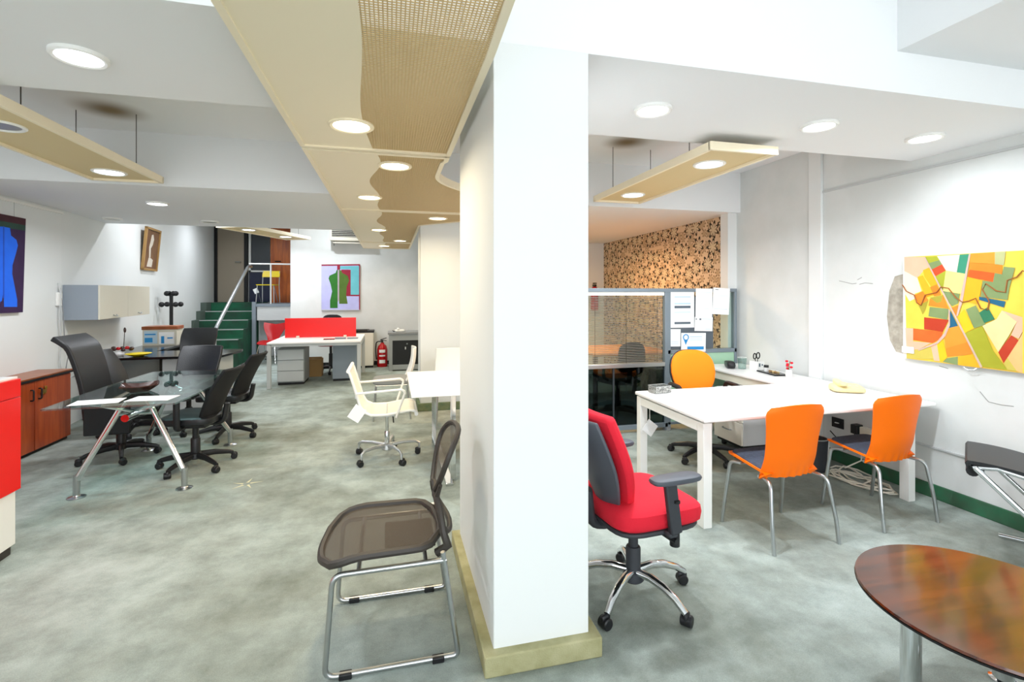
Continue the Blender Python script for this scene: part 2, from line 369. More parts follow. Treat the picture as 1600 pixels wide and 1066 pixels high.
obj('door_handle', tube([(-3.74, 13.93, 2.33), (-3.74, 13.87, 2.33), (-3.86, 13.87, 2.33)], .015, 8), 'steel', d1)
d2 = struct('door_2', box(-3.04, -2.4, 13.93, 13.99, 1.282, 3.28), 'orangewood', bevel=.004)
obj('door_handle', tube([(-2.92, 13.93, 2.36), (-2.92, 13.88, 2.36), (-2.78, 13.88, 2.36)], .014, 8), 'black', d2)
obj('lock_plate', lathe([(.02, 0), (.02, .01)], 12, (-2.92, 13.92, 2.22)), 'brass', d2)
w1 = struct('window_1', box(-3.56, -3.06, 13.95, 13.99, 1.30, 3.28), 'darkgrey')
obj('dark_pane', box(-3.53, -3.06, 13.935, 13.955, 1.30, 2.06), 'navy', w1)
obj('window_frame', join(box(-3.545, -3.50, 13.9, 13.94, 2.08, 3.2), box(-3.545, -3.0, 13.9, 13.94, 2.08, 2.12)), 'white', w1)

# ------------------------------------------------------------------ railings
r = thing('handrail', 'bent silver handrail rising along the green stairs', 'handrail', (-3.2, 11.0, 0))
obj('rail_tube', tube(fillet([(-.03, -.65, .02), (-.03, -.65, .82), (.0, 1.5, 2.16), (.0, 1.75, 2.16)], .18), .033, 12), 'alu', r)
obj('floor_flange', lathe([(.06, 0), (.06, .015), (.035, .02)], 16, (-.03, -.65, 0)), 'alu', r)
r = thing('guard_rail', 'white guard rail across the raised landing behind the yellow chair', 'railing', (-2.55, 12.45, 1.282))
obj('top_rail', tube([(-.62, 0, .93), (.55, 0, .93)], .018, 8), 'white', r)
obj('post', tube([(-.16, 0, 0), (-.16, 0, .93)], .018, 8), 'white', r)
obj('post', tube([(.5, 0, 0), (.5, 0, .93)], .014, 8), 'white', r)

# ------------------------------------------------------------------ suspended cream ceiling panel (four lengths)
def xs(y):      # wavy border between the solid sheet and the perforated sheet
    return -.115 + .022 * math.sin((y - 1.2) * 3.6) + (.03 * math.sin((y - 3.1) * 5.5) if y > 3.1 else 0)
def xr(y):
    if y < 3.25: return .352 - .035 * max(0, 1.75 - y)
    if y < 3.65: return .335
    if y < 4.4: t = (y - 3.65) / .75; return .335 + .565 * t * t
    if y < 5.9: return .9
    if y < 6.4: return .9 - .52 * (y - 5.9) / .5
    return .36
PANELZ = 2.42
def lamp_parts(parent, x, y, z, warm, lit=True, r=.115, w=1.0, col=None):
    ring = obj('lamp_ring', lathe([(r * .78, .012), (r * .80, -.006), (r * .92, -.010), (r, -.004), (r, .012)], 32, (x, y, z)), 'cream' if warm else 'white', parent)
    V, F = lathe([(r * .78, .004), (r * .78, .006)], 28, (x, y, z - .006))
    obj('lens', (V, F), ('lens_warm' if warm else 'lens_cool') if lit else 'lens_off', ring)
    if lit: light(ring, (x, y, z - .02), LAMP_W * w, col or (WARM if warm else COOL))
pos = ['nearest', 'second', 'third', 'farthest']
segs = [(.35, 3.11, [(-.197, 2.676)]), (3.15, 5.36, [(.03, 3.456), (-.187, 4.649)]), (5.39, 8.78, [(.539, 5.778), (-.155, 7.036), (.157, 8.427)]), (8.81, 10.0, [(-.115, 9.423)])]
for i, (y0, y1, lamps) in enumerate(segs):
    lab = ['cream suspended ceiling panel with fine metal mesh, nearest length beside the white pillar', 'second cream mesh ceiling panel, with two lamps and a concave right edge',
           'third cream mesh ceiling panel, wrapping towards the middle pillar', 'farthest short cream mesh ceiling panel near the back wall'][i]
    p = thing('ceiling_panel', lab, 'ceiling panel', (0, 0, 0), 0, 'cream ceiling panels in a row')
    n = int((y1 - y0) / .05) + 1; ys = [y0 + (y1 - y0) * k / n for k in range(n + 1)]
    V, F = [], []
    for y in ys:
        for x in (-.49, xs(y)):
            V += [(x, y, PANELZ), (x, y, PANELZ + .006)]
    for k in range(n):
        a = 4 * k; b = a + 4
        F += [(a, a + 2, b + 2, b), (a + 1, b + 1, b + 3, a + 3), (a + 2, a + 3, b + 3, b + 2), (a, b, b + 1, a + 1)]
    obj('solid_sheet', (V, F), 'cream', p)
    G = []; pit = .0135; bw = .0044
    yy = y0
    while yy < y1:
        if xr(yy) > xs(yy): G.append(box(xs(yy), xr(yy), yy, yy + bw, PANELZ + .001, PANELZ + .004))
        yy += pit
    x = -.20
    while x < .9:
        run = None
        for k in range(int((y1 - y0) / .03) + 2):
            y = min(y0 + .03 * k, y1); ins = xs(y) < x < xr(y)
            if ins and run is None: run = y
            if run is not None and (not ins or y >= y1):
                if y > run: G.append(box(x, x + bw, run, y, PANELZ + .0015, PANELZ + .0035))
                run = None
        x += pit
    stuff(obj('perforated_sheet', join(*G), 'mesh_metal', p, smooth=False))
    obj('edge_trim', box(-.515, -.488, y0, y1, PANELZ - .008, PANELZ + .05), 'cream', p)
    V, F = [], []
    for y in ys:
        for q in ((xr(y) - .012, -.008), (xr(y) + .018, -.008), (xr(y) + .018, .05), (xr(y) - .012, .05)): V.append((q[0], y, PANELZ + q[1]))
    for k in range(n):
        for j in range(4): F.append((4 * k + j, 4 * k + 4 + j, 4 * k + 4 + (j + 1) % 4, 4 * k + (j + 1) % 4))
    F += [(0, 1, 2, 3), tuple(4 * n + q for q in (3, 2, 1, 0))]
    obj('edge_trim', (V, F), 'cream', p)
    for y in (y0, y1 - .03): obj('end_trim', box(-.49, xr(y), y, y + .03, PANELZ - .010, PANELZ + .05), 'cream', p)
    for y in (y0 + .5 * (y1 - y0),):
        for xx in (-.4, .25): obj('hanger_wire', tube([(xx, y, PANELZ + .004), (xx, y, 2.48 if y > 4.92 and y < 7.75 else (2.58 if 1.98 < y < 2.98 else (2.95 if y < 4.92 else 3.3)))], .002, 5), 'steel', p)
    for lx, ly in lamps: lamp_parts(p, lx, ly, PANELZ - .002, True, w=.65)
# ------------------------------------------------------------------ small hanging lamp panels
def hang_panel(label, loc, deg, lamps, top):
    p = thing('hanging_lamp_panel', label, 'lamp', loc, deg, 'rectangular hanging lamp panels')
    L, W = .935, .25
    obj('tray', box(-W, W, -L, L, .006, .012), 'creamdark', p)
    obj('tray_frame', join(box(-W - .012, -W + .012, -L, L, -.012, .045), box(W - .012, W + .012, -L, L, -.012, .045), box(-W - .012, W + .012, -L - .012, -L + .012, -.012, .045), box(-W - .012, W + .012, L - .012, L + .012, -.012, .045)), 'cream', p, bevel=.002)
    for x, y in ((-.2, -.62), (.2, -.62), (-.2, .62), (.2, .62)): obj('hanger_wire', tube([(x, y, .03), (x, y, top - loc[2])], .003, 5), 'taupe', p)
    for y, lit in lamps: lamp_parts(p, 0, y, .004, False, lit, w=.9)
hang_panel('hanging cream lamp panel above the glass table, one of its two lamps off', (-2.14, 3.83, 2.49), 0, ((.66, True), (-.45, False)), 2.95)
hang_panel('hanging cream lamp panel above the white desk, in front of the floral wallpaper', (2.28, 3.72, 2.49), 0, ((.6, True), (-.57, True)), 2.95)
hang_panel('far hanging lamp panel in front of the stairs and orange door', (-2.12, 9.55, 2.60), -22, ((.52, True), (-.52, True)), 3.3)
# ------------------------------------------------------------------ recessed downlights
for lab, x, y, z, lit, w in (('bright recessed downlight at top left, in the beam before the glass table', -1.316, 2.526, 2.585, True, 1.0),
        ('recessed downlight nearest the white pillar on its right side', 1.435, 2.486, 2.585, True, 1.4),
        ('recessed downlight in the right beam, middle one of three', 2.569, 2.476, 2.585, True, 1.2),
        ('recessed downlight closest to the right wall with the abstract painting', 3.45, 2.5, 2.585, True, .45),
        ('recessed downlight lit in the low left ceiling, above the high-backed chair', -2.36, 5.85, 2.485, True, 1.3),
        ('unlit recessed downlight with a dark gap, above the grey wall cabinet', -3.4, 7.2, 2.485, False, 0),
        ('unlit recessed downlight near the framed figure picture', -2.3, 7.2, 2.485, False, 0)):
    d = thing('downlight', lab, 'downlight', (x, y, z), 0, 'recessed ceiling downlights')
    lamp_parts(d, 0, 0, -.010, False, lit, w=w, r=.105)
for lab, x, y in (('added unseen lamp over the corridor beyond the partition', 2.6, 6.6),):
    d = thing('corridor_fill_lamp', 'added unseen warm lamp in the corridor ceiling beyond the blinds', 'downlight', (x, y, 2.485)); lamp_parts(d, 0, 0, -.01, True, True, w=3.6, col='ffcf98')  # unseen lamp, added to give the corridor its warm light
for lab, x, y in (('added unseen lamp over the back desk', -1.2, 10.0), ('added unseen lamp over the stairs', -3.2, 11.6), ('added unseen lamp over the dark reception desk', -2.9, 8.6)):
    d = thing('rear_fill_lamp', lab, 'downlight', (x, y, 3.3), 0, 'added unseen lamps in the rear ceiling'); lamp_parts(d, 0, 0, -.01, False, True, w=1.5)  # out of view, added to light the back of the room
# ------------------------------------------------------------------ swivel base shared by the office chairs (chair faces local +Y)
def swivel(root, zs, r, leg, style, turn=0, colm='plastic', hub='plastic'):
    if style == 'alu':
        obj('column', join(lathe([(.016, zs - .2), (.016, zs - .02)], 14), lathe([(.024, .12), (.024, zs - .18), (.02, zs - .17)], 14)), 'chrome', root)
    else:
        obj('column', join(lathe([(.025, .1), (.025, zs - .02)], 16), lathe([(.038, .10), (.038, zs - .16), (.033, zs - .15)], 16)), colm, root)
    obj('hub', lathe([(.045, .075), (.055, .085), (.05, .125), (.03, .14)], 18), hub, root)
    for k in range(5):
        a = math.radians(turn + 72 * k); c, s = math.cos(a), math.sin(a)
        P = lambda d, z: (c * d, s * d, z)
        if style == 'arc': g = tube([P(.03, .125), P(r * .35, .135), P(r * .6, .125), P(r * .82, .10), P(r, .062)], [.022, .021, .02, .018, .016], 10)
        elif style == 'alu': g = tube([P(.02, .115), P(r * .5, .13), P(r * .88, .125), P(r, .105), P(r, .055)], [.02, .016, .013, .013, .011], 10)
        else: g = tube([P(.03, .105), P(r * .5, .10), P(r * .9, .075), P(r, .062)], [.03, .026, .02, .017], 8, sx=.8)
        obj('base_leg', g, leg, root)
        b = a + 1.9 + k; cb, sb = math.cos(b), math.sin(b); cx, cy = c * r + .012 * cb, s * r + .012 * sb
        M = Matrix.Rotation(b, 3, 'Z')
        wh = xf(lathe([(.006, -.027), (.022, -.027), (.027, -.022), (.027, -.004), (.027, .004), (.027, .022), (.022, .027), (.006, .027)], 16), (cx, cy, .0275), M @ rot('X', 90))
        hood = xf(pillow((0, 0, 0), (.027, .013, .024), .7, .7, 12, 8), (cx, cy, .042), M)
        obj('caster', join(wh, hood), 'plastic', root)
def t_arm(root, side, x, zpad, mp, mpost, y=.0, z0=.40):
    obj('arm_post', tube(fillet([(side * (x - .09), y, z0), (side * x, y, z0), (side * x, y, zpad)], .05), .021, 10, sx=1.25), mpost, root)
    obj('armrest', pillow((side * x, y + .02, zpad + .012), (.042, .13, .016), .6, .5, 22, 8), mp, root)
def black_chair(label, loc, deg, top=.88, z0=.40, w=.225, arms=True, turn=12, style='mesh'):
    t = thing('black_office_chair', label, 'chair', loc, deg, 'black office chairs around the glass table')
    zs = .44
    obj('seat', pillow((0, .02, zs), (.235, .235, .042), .45, .4, fn=lambda x, y, z: (x, y, z - .25 * max(0, y - .12) ** 2 * 4 + .15 * x * x)), 'leather', t)
    obj('seat_plate', cbox((0, 0, zs - .055), (.22, .26, .035)), 'plastic', t, bevel=.008)
    H = top - z0
    def bk(u, v):
        x = (u - .5) * 2 * w * (1.0 - .18 * (1 - v) ** 2 - .10 * max(0, v - .8) * 5 * .6)
        z = z0 + H * v
        y = -.215 - .17 * v * v - .03 * math.sin(v * PI) * 0 + .10 * (u - .5) ** 2 * 2 + .05 * (1 - v) ** 2
        return (x, y, z)
    obj('backrest', sheet(bk, 14, 16, .03), 'blackfabric' if style == 'mesh' else 'leather', t, bevel=.008)
    obj('back_bracket', tube(fillet([(0, -.05, zs - .05), (0, -.235, zs - .05), (0, -.262, zs + .12)], .06), .022, 10, sx=1.6), 'plastic', t)
    if arms:
        for s in (-1, 1): t_arm(t, s, .275, .645, 'plastic', 'plastic', .02)
    swivel(t, zs - .03, .30, 'plastic', 'flat', turn)
    return t
black_chair('black mesh-backed office chair, nearest on the right side of the glass table', (-1.68, 4.90, 0), 84, top=.875, turn=20)
black_chair('black office chair behind the nearest one on the glass table right side, back turned right', (-1.70, 5.86, 0), 82, top=.885, turn=40)
black_chair('black office chair half hidden behind the high-backed leather chair', (-2.72, 6.24, 0), -86, top=.91, turn=5, arms=False, style='l')
black_chair('black office chair at the far end of the glass table, facing the camera', (-2.20, 6.22, 0), 174, top=.905, turn=33, w=.24, arms=False, style='l')
black_chair('black chair standing behind the dark-topped desk, before the stairs', (-2.80, 8.02, 0), 178, top=1.0, z0=.48, turn=60, w=.25, arms=False, style='l')
# high-backed executive chair
t = thing('executive_chair', 'high-backed black leather executive chair beside the wooden cabinet', 'chair', (-2.465, 5.37, 0), -90)
obj('seat', pillow((0, .04, .45), (.25, .25, .05), .45, .4), 'leather', t)
def bk(u, v):
    x = (u - .5) * .48 * (1 - .1 * (1 - v)); z = .40 + .745 * v
    y = -.20 - .16 * v + (-.07 * ((v - .86) / .14) if v > .86 else 0) + .06 * math.sin(v * PI) * .6
    return (x, y, z - (.02 * ((v - .86) / .14) ** 2 if v > .86 else 0))
b = obj('backrest', sheet(bk, 10, 24, .045), 'leather', t, bevel=.01)
obj('head_seam', tube([(-.235, -.272, .80), (0, -.272, .805), (.235, -.272, .80)], .006, 6), 'lightgrey', b)
obj('seat_plate', cbox((0, 0, .385), (.24, .28, .04)), 'plastic', t, bevel=.008)
obj('side_panel', box(-.285, -.262, -.16, .2, .28, .60), 'leather', t, bevel=.01)
obj('side_panel', box(.262, .285, -.16, .2, .28, .60), 'leather', t, bevel=.01)
swivel(t, .40, .30, 'plastic', 'flat', 25)

# ------------------------------------------------------------------ glass conference table
t = thing('glass_table', 'glass-topped conference table on slanted chrome legs', 'table', (-1.94, 4.9, 0))
def edge(y): return .41 + .03 * (1 - (y / .83) ** 2)
ys = [-.83 + 1.66 * k / 12 for k in range(13)]
poly = [(-edge(y), y, .728) for y in ys] + [(edge(y), y, .728) for y in reversed(ys)]
obj('glass_top', prism(list(reversed(poly)), (0, 0, .012)), 'tabletop_glass', t)
obj('spine', tube([(0, -.62, .60), (0, .62, .60)], .028, 12), 'chrome', t)
for sy in (-1, 1):
    for sx in (-1, 1):
        f = (sx * .36, .62 if sy > 0 else -.52, 0)
        lg = obj('leg', tube([(f[0], f[1], .13), (sx * .10, sy * .45, .655), (sx * .07, sy * .44, .70)], .021, 12), 'chrome', t)
        obj('foot', join(lathe([(.058, 0), (.058, .006), (.026, .014), (.022, .02)], 20, f), lathe([(.022, .015), (.022, .165)], 14, f)), 'steel', lg)
        obj('brace', tube([(sx * .13, sy * .46, .60), (0, sy * .30, .60)], .011, 8), 'chrome', t)
        obj('support_arm', tube([(0, sy * .45, .61), (sx * .26, sy * .58, .715)], .012, 8), 'chrome', t)
        obj('support_pad', lathe([(.028, .712), (.028, .727)], 14, (sx * .26, sy * .58, 0)), 'chrome', t)
    obj('cross_tube', tube([(-.13, sy * .46, .60), (.13, sy * .46, .60)], .013, 8), 'chrome', t)
bw = thing('ashtray', 'dark red glossy square dish on the glass table', 'dish', (-1.99, 4.62, .741), 20)
def dish(u, v):
    a = (u - .5) * 2; c = (v - .5) * 2; m = max(abs(a), abs(c)); return (a * .125, c * .105, .006 + .045 * max(0, m - .45) / .55 + .012 * abs(a * c))
obj('dish_body', sheet(dish, 14, 14, .008), 'darkbrown', bw)
obj('base', box(-.06, .06, -.05, .05, 0, .006), 'darkbrown', bw)
for lab, x, y, a in (('white paper sheet at the near left edge of the glass table', -2.10, 4.25, 8), ('white paper sheet beside the dark red dish on the glass table', -1.76, 4.29, -6)):
    p = tag(obj('paper_sheet', box(-.15, .15, -.09, .09, 0, .0015), 'paper'), lab, 'paper', 'papers on the glass table'); p.location = (x, y, .7405); p.rotation_euler.z = math.radians(a)

# ------------------------------------------------------------------ red and white counter
t = thing('reception_counter', 'red and white counter at the left edge of the photo', 'counter', (-2.45, 2.95, 0))
obj('plinth', box(-.33, .27, -.6, .575, 0, .055), 'taupe', t)
obj('lower_body', box(-.35, .285, -.62, .59, .055, .375), 'white', t, bevel=.003)
obj('red_front', box(-.36, .30, -.63, .61, .375, .925), 'redgloss', t, bevel=.003)
obj('red_upper_band', box(-.36, .30, -.63, .61, .928, 1.035), 'redgloss', t, bevel=.003)
obj('top_slab', box(-.365, .29, -.635, .60, 1.035, 1.048), 'white', t, bevel=.002)
# ------------------------------------------------------------------ wooden sideboard
t = thing('wooden_cabinet', 'low cherry-wood cabinet with two doors against the left wall', 'cabinet', (-3.46, 5.55, 0))
obj('body', box(-.15, .135, -.95, .66, .03, .70), 'cherry', t)
obj('plinth', box(-.14, .12, -.94, .65, 0, .03), 'black', t)
top = obj('top', box(-.155, .16, -.96, .675, .722, .735), 'cherrytop', t); obj('top_edge', box(-.155, .162, -.962, .677, .70, .722), 'black', t)
for i, (y0, y1) in enumerate(((-.94, -.43), (-.42, .10), (.11, .65))):
    d = obj('door', box(.136, .152, y0, y1, .035, .695), 'cherry', t, bevel=.002)
    hy = (y1 - .05) if i == 1 else y0 + .05
    obj('handle', tube(fillet([(.15, hy, .52), (.178, hy, .52), (.178, hy, .62), (.15, hy, .62)], .02), .007, 8), 'black', d)
    if i == 2:
        obj('key', join(box(.152, .175, y0 + .1, y0 + .104, .55, .57), box(.165, .172, y0 + .07, y0 + .13, .56, .60), lathe([(.012, 0), (.012, .03)], 10, (.17, y0 + .12, .60))), 'brass', d)
# ------------------------------------------------------------------ wall cabinet on the rear left wall
t = thing('wall_cabinet', 'grey and beige wall-hung cupboard on the left wall', 'cabinet'); angB = math.atan2(.0998, .995)
t.location = (B0.x, B0.y, 1.23); t.rotation_euler.z = angB
obj('carcass', box(0.002, .33, .02, 1.62, 0, .405), 'bluegrey', t, bevel=.002)
for y0, y1 in ((.02, .83), (.835, 1.62)):
    d = obj('door', box(.331, .349, y0, y1, .002, .405), 'beige', t, bevel=.002)
    ym = (y0 + y1) / 2
    obj('handle', tube(fillet([(.349, ym - .05, .045), (.372, ym - .035, .03), (.372, ym + .035, .03), (.349, ym + .05, .045)], .02), .006, 8), 'steel', d)
t = thing('wall_cable', 'thin white cables hanging down the wall beside the cupboard', 'cable', (XL, 6.55, .3))
obj('cable', tube([(.012, 0, 1.36), (.03, .0, 1.25), (.022, -.01, .95), (.03, .02, .7), (.02, 0, .5), (.03, .03, .3), (.02, 0, .1)], .006, 6), 'lightgrey', t)
obj('cable', tube([(.02, .01, 1.3), (.035, .04, 1.0), (.04, .05, .72), (.06, .1, .6), (.05, .06, .4), (.04, .04, .1)], .005, 6), 'grey', t)
obj('socket_box', box(0.001, .03, -.04, .03, 1.1, 1.25), 'white', t, bevel=.004)
# ------------------------------------------------------------------ dark topped desk
t = thing('dark_desk', 'L-shaped desk with glossy black top before the stairs', 'desk', (-2.7, 7.3, 0))
obj('desk_top', prism([(-.85, -.33, .715), (.60, -.33, .715), (.69, .2, .715), (.66, .40, .715), (-.42, .40, .715), (-.42, 1.62, .715), (-.98, 1.62, .715)], (0, 0, .03)), 'blackgloss', t, bevel=.003)
obj('end_panel', box(.52, .545, -.2, .36, 0, .715), 'lightgrey', t); obj('modesty_panel', box(-.1, .52, -.22, -.195, .05, .715), 'lightgrey', t)
obj('leg_panel', box(-.85, -.82, -.28, 1.5, 0, .715), 'grey', t); obj('back_panel', box(-.82, -.45, 1.5, 1.53, 0, .715), 'taupe', t)
t = thing('leaflet_box', 'cream leaflet box with a brown lid on the dark desk', 'box', (-3.40, 8.62, .746), 4)
obj('box_body', box(-.22, .22, -.14, .14, 0, .24), 'beige', t); obj('lid', box(-.23, .235, -.15, .15, .24, .29), 'cherrytop', t, bevel=.004)
obj('leaflet', box(-.2, -.03, -.143, -.141, .03, .22), 'inkpale', t); obj('leaflet', box(-.01, .19, -.143, -.141, .02, .20), 'paper', t)
stuff(obj('leaflet_print', join(box(-.19, -.05, -.146, -.144, .16, .18), box(-.19, -.09, -.146, -.144, .05, .12), box(.02, .06, -.146, -.144, .03, .14), box(.1, .17, -.146, -.144, .1, .12)), 'inkblue', t))
t = thing('dried_flowers', 'dried dark red flower arrangement on the dark desk', 'flowers', (-3.33, 7.22, .746))
obj('pot', lathe([(.035, 0), (.05, .02), (.045, .05), (.03, .055)], 16), 'paper', t)
obj('stem', tube([(.04, 0, .05), (.05, 0, .2), (.055, 0, .3)], .004, 6), 'taupe', t); obj('seed_head', pillow((.057, 0, .325), (.016, .012, .035), 1, 1, 10, 6), 'darkbrown', t)
for k in range(9): obj('blossom', pillow((-.11 + .032 * k, .03 * math.sin(k * 2.1), .07 + .03 * abs(math.sin(k * 1.3))), (.026, .022, .02), .8, .8, 8, 6), 'darkbrown' if k % 3 else 'redext', t)
obj('gilded_bud', lathe([(.012, 0), (.022, .02), (.014, .06), (.004, .075)], 10, (-.15, 0, 0)), 'brass', t)
t = thing('yellow_dish', 'flat yellow dish beside the dried flowers on the dark desk', 'dish', (-3.08, 7.12, .746))
obj('dish_body', lathe([(.05, 0), (.09, .01), (.14, .035), (.13, .038), (.05, .015), (0.001, .012)], 24), 'yellow', t)
t = thing('coat_stand', 'black coat stand with round pegs behind the leaflet box', 'coat stand', (-3.72, 9.75, 0))
obj('pole', tube([(0, 0, .02), (0, 0, 1.56)], .028, 12), 'black', t); obj('base', lathe([(.2, 0), (.2, .02), (.04, .04)], 24), 'black', t)
for k in range(4):
    a = PI / 4 + k * PI / 2; c, s = math.cos(a), math.sin(a)
    for z, d in ((1.53, .07), (1.34, .15)):
        q = obj('peg', tube([(c * .02, s * .02, z), (c * d, s * d, z)], .01, 6), 'black', t); obj('peg_knob', pillow((c * d, s * d, z), (.045, .045, .045), 1, 1, 12, 8), 'black', q)

# ------------------------------------------------------------------ paintings
def picture(name, label, place_cat, polys, pal, place, canvas, mcanvas, tname):
    t = thing(name, label, 'painting', place(0, 0, 0)); base = Vector(place(0, 0, 0))
    loc = lambda a, b, d: tuple(Vector(place(a, b, d)) - base)
    obj('canvas', prism([loc(a, b, 0) for a, b in canvas[0]], tuple(Vector(place(0, 0, canvas[1])) - base)), mcanvas, t)
    patches(tname, polys, pal, lambda a, b, d: loc(a, b, canvas[1] + d), t)
    return t
RIGHT=[
('yellow', [(0.01, 0.8), (0.76, 0.79), (0.76, -0.0), (0.03, 0.0)]),
('pink', [(0.01, 0.8), (0.16, 0.79), (0.21, 0.71), (0.15, 0.68), (0.11, 0.63), (0.01, 0.69)]),
('cream', [(0.01, 0.69), (0.11, 0.63), (0.14, 0.53), (0.09, 0.51), (0.09, 0.47), (0.05, 0.45), (0.01, 0.52)]),
('gold', [(0.15, 0.69), (0.2, 0.71), (0.25, 0.58), (0.21, 0.56), (0.16, 0.64)]),
('gold', [(0.11, 0.64), (0.15, 0.65), (0.23, 0.5), (0.17, 0.48)]),
('orange', [(0.09, 0.5), (0.15, 0.53), (0.19, 0.46), (0.12, 0.42)]),
('orange', [(0.2, 0.56), (0.25, 0.58), (0.28, 0.5), (0.23, 0.49)]),
('lime', [(0.16, 0.79), (0.25, 0.79), (0.27, 0.76), (0.19, 0.74)]),
('sage', [(0.19, 0.74), (0.27, 0.76), (0.29, 0.73), (0.21, 0.69)]),
('red', [(0.21, 0.69), (0.29, 0.73), (0.31, 0.68), (0.24, 0.64)]),
('lime', [(0.24, 0.64), (0.31, 0.68), (0.29, 0.53), (0.28, 0.54)]),
('cream', [(0.25, 0.79), (0.4, 0.79), (0.38, 0.66), (0.31, 0.68)]),
('teal', [(0.4, 0.79), (0.46, 0.79), (0.44, 0.65), (0.38, 0.66)]),
('pale', [(0.31, 0.68), (0.44, 0.65), (0.41, 0.51), (0.29, 0.53)]),
('sage', [(0.29, 0.53), (0.4, 0.51), (0.39, 0.44), (0.35, 0.42), (0.31, 0.47)]),
('orange', [(0.2, 0.47), (0.29, 0.5), (0.33, 0.4), (0.19, 0.42)]),
('olive', [(0.12, 0.42), (0.19, 0.46), (0.17, 0.39), (0.15, 0.35)]),
('olive', [(0.2, 0.48), (0.29, 0.5), (0.28, 0.45), (0.25, 0.44)]),
('sage', [(0.2, 0.41), (0.33, 0.4), (0.32, 0.32), (0.19, 0.34)]),
('brick', [(0.16, 0.33), (0.33, 0.32), (0.29, 0.23), (0.16, 0.24)]),
('pink', [(0.02, 0.24), (0.08, 0.24), (0.08, 0.14), (0.21, 0.14), (0.12, 0.08), (0.03, 0.07)]),
('rust', [(0.08, 0.24), (0.29, 0.23), (0.28, 0.18), (0.22, 0.14), (0.08, 0.15)]),
('olive2', [(0.03, 0.06), (0.12, 0.08), (0.21, 0.11), (0.23, 0.02), (0.03, 0.0)]),
('pink', [(0.21, 0.11), (0.25, 0.14), (0.27, 0.01), (0.23, 0.01)]),
('yellow2', [(0.25, 0.14), (0.29, 0.18), (0.32, 0.05), (0.29, 0.01), (0.27, 0.01)]),
('sage', [(0.32, 0.04), (0.39, 0.06), (0.39, 0.0), (0.29, 0.01)]),
('blue', [(0.34, 0.39), (0.39, 0.28), (0.33, 0.26)]),
('orange', [(0.35, 0.41), (0.39, 0.43), (0.38, 0.35), (0.36, 0.37)]),
('orange2', [(0.33, 0.26), (0.39, 0.28), (0.45, 0.17), (0.31, 0.11), (0.3, 0.19)]),
('orange', [(0.31, 0.11), (0.45, 0.17), (0.48, 0.09), (0.32, 0.05)]),
('gold', [(0.39, 0.06), (0.48, 0.09), (0.52, 0.0), (0.39, 0.0)]),
('orange2', [(0.47, 0.79), (0.61, 0.79), (0.61, 0.71), (0.46, 0.73)]),
('sagepale', [(0.61, 0.79), (0.67, 0.79), (0.66, 0.7), (0.61, 0.71)]),
('orange', [(0.46, 0.73), (0.65, 0.7), (0.65, 0.64), (0.46, 0.68)]),
('rust2', [(0.46, 0.68), (0.61, 0.65), (0.6, 0.59), (0.45, 0.63)]),
('gold', [(0.45, 0.63), (0.54, 0.6), (0.52, 0.47), (0.51, 0.44), (0.41, 0.46)]),
('sage', [(0.61, 0.65), (0.65, 0.64), (0.66, 0.69), (0.72, 0.68), (0.69, 0.55), (0.68, 0.47), (0.53, 0.49), (0.54, 0.6), (0.6, 0.59)]),
('blue', [(0.52, 0.49), (0.67, 0.46), (0.66, 0.42), (0.52, 0.47)]),
('sage', [(0.44, 0.4), (0.5, 0.43), (0.56, 0.3), (0.49, 0.27)]),
('teal2', [(0.52, 0.38), (0.57, 0.42), (0.61, 0.34), (0.55, 0.31)]),
('yellow2', [(0.39, 0.35), (0.43, 0.4), (0.49, 0.27), (0.43, 0.23)]),
('lime2', [(0.43, 0.23), (0.54, 0.29), (0.6, 0.13), (0.5, 0.08)]),
('lime2', [(0.5, 0.08), (0.6, 0.13), (0.68, 0.01), (0.54, 0.01)]),
('cream2', [(0.54, 0.29), (0.62, 0.34), (0.65, 0.4), (0.73, 0.33), (0.69, 0.24), (0.63, 0.12)]),
('brick', [(0.7, 0.24), (0.74, 0.21), (0.66, 0.05), (0.63, 0.12)]),
('pink', [(0.65, 0.4), (0.76, 0.36), (0.76, 0.27), (0.74, 0.22), (0.7, 0.24), (0.73, 0.33)]),
('peach', [(0.74, 0.21), (0.76, 0.26), (0.76, 0.0), (0.73, 0.01), (0.68, 0.09)]),
('olive2', [(0.68, 0.09), (0.73, 0.01), (0.68, 0.01), (0.66, 0.05)]),
('road', [(0.16, 0.79), (0.17, 0.79), (0.54, 0.01), (0.53, 0.0)]),
('road', [(0.46, 0.79), (0.47, 0.79), (0.42, 0.45), (0.39, 0.35), (0.38, 0.35), (0.4, 0.45)]),
('road', [(0.33, 0.4), (0.34, 0.39), (0.34, 0.28), (0.31, 0.2), (0.26, 0.14), (0.12, 0.07), (0.12, 0.08), (0.25, 0.15), (0.3, 0.22), (0.33, 0.3)]),
]
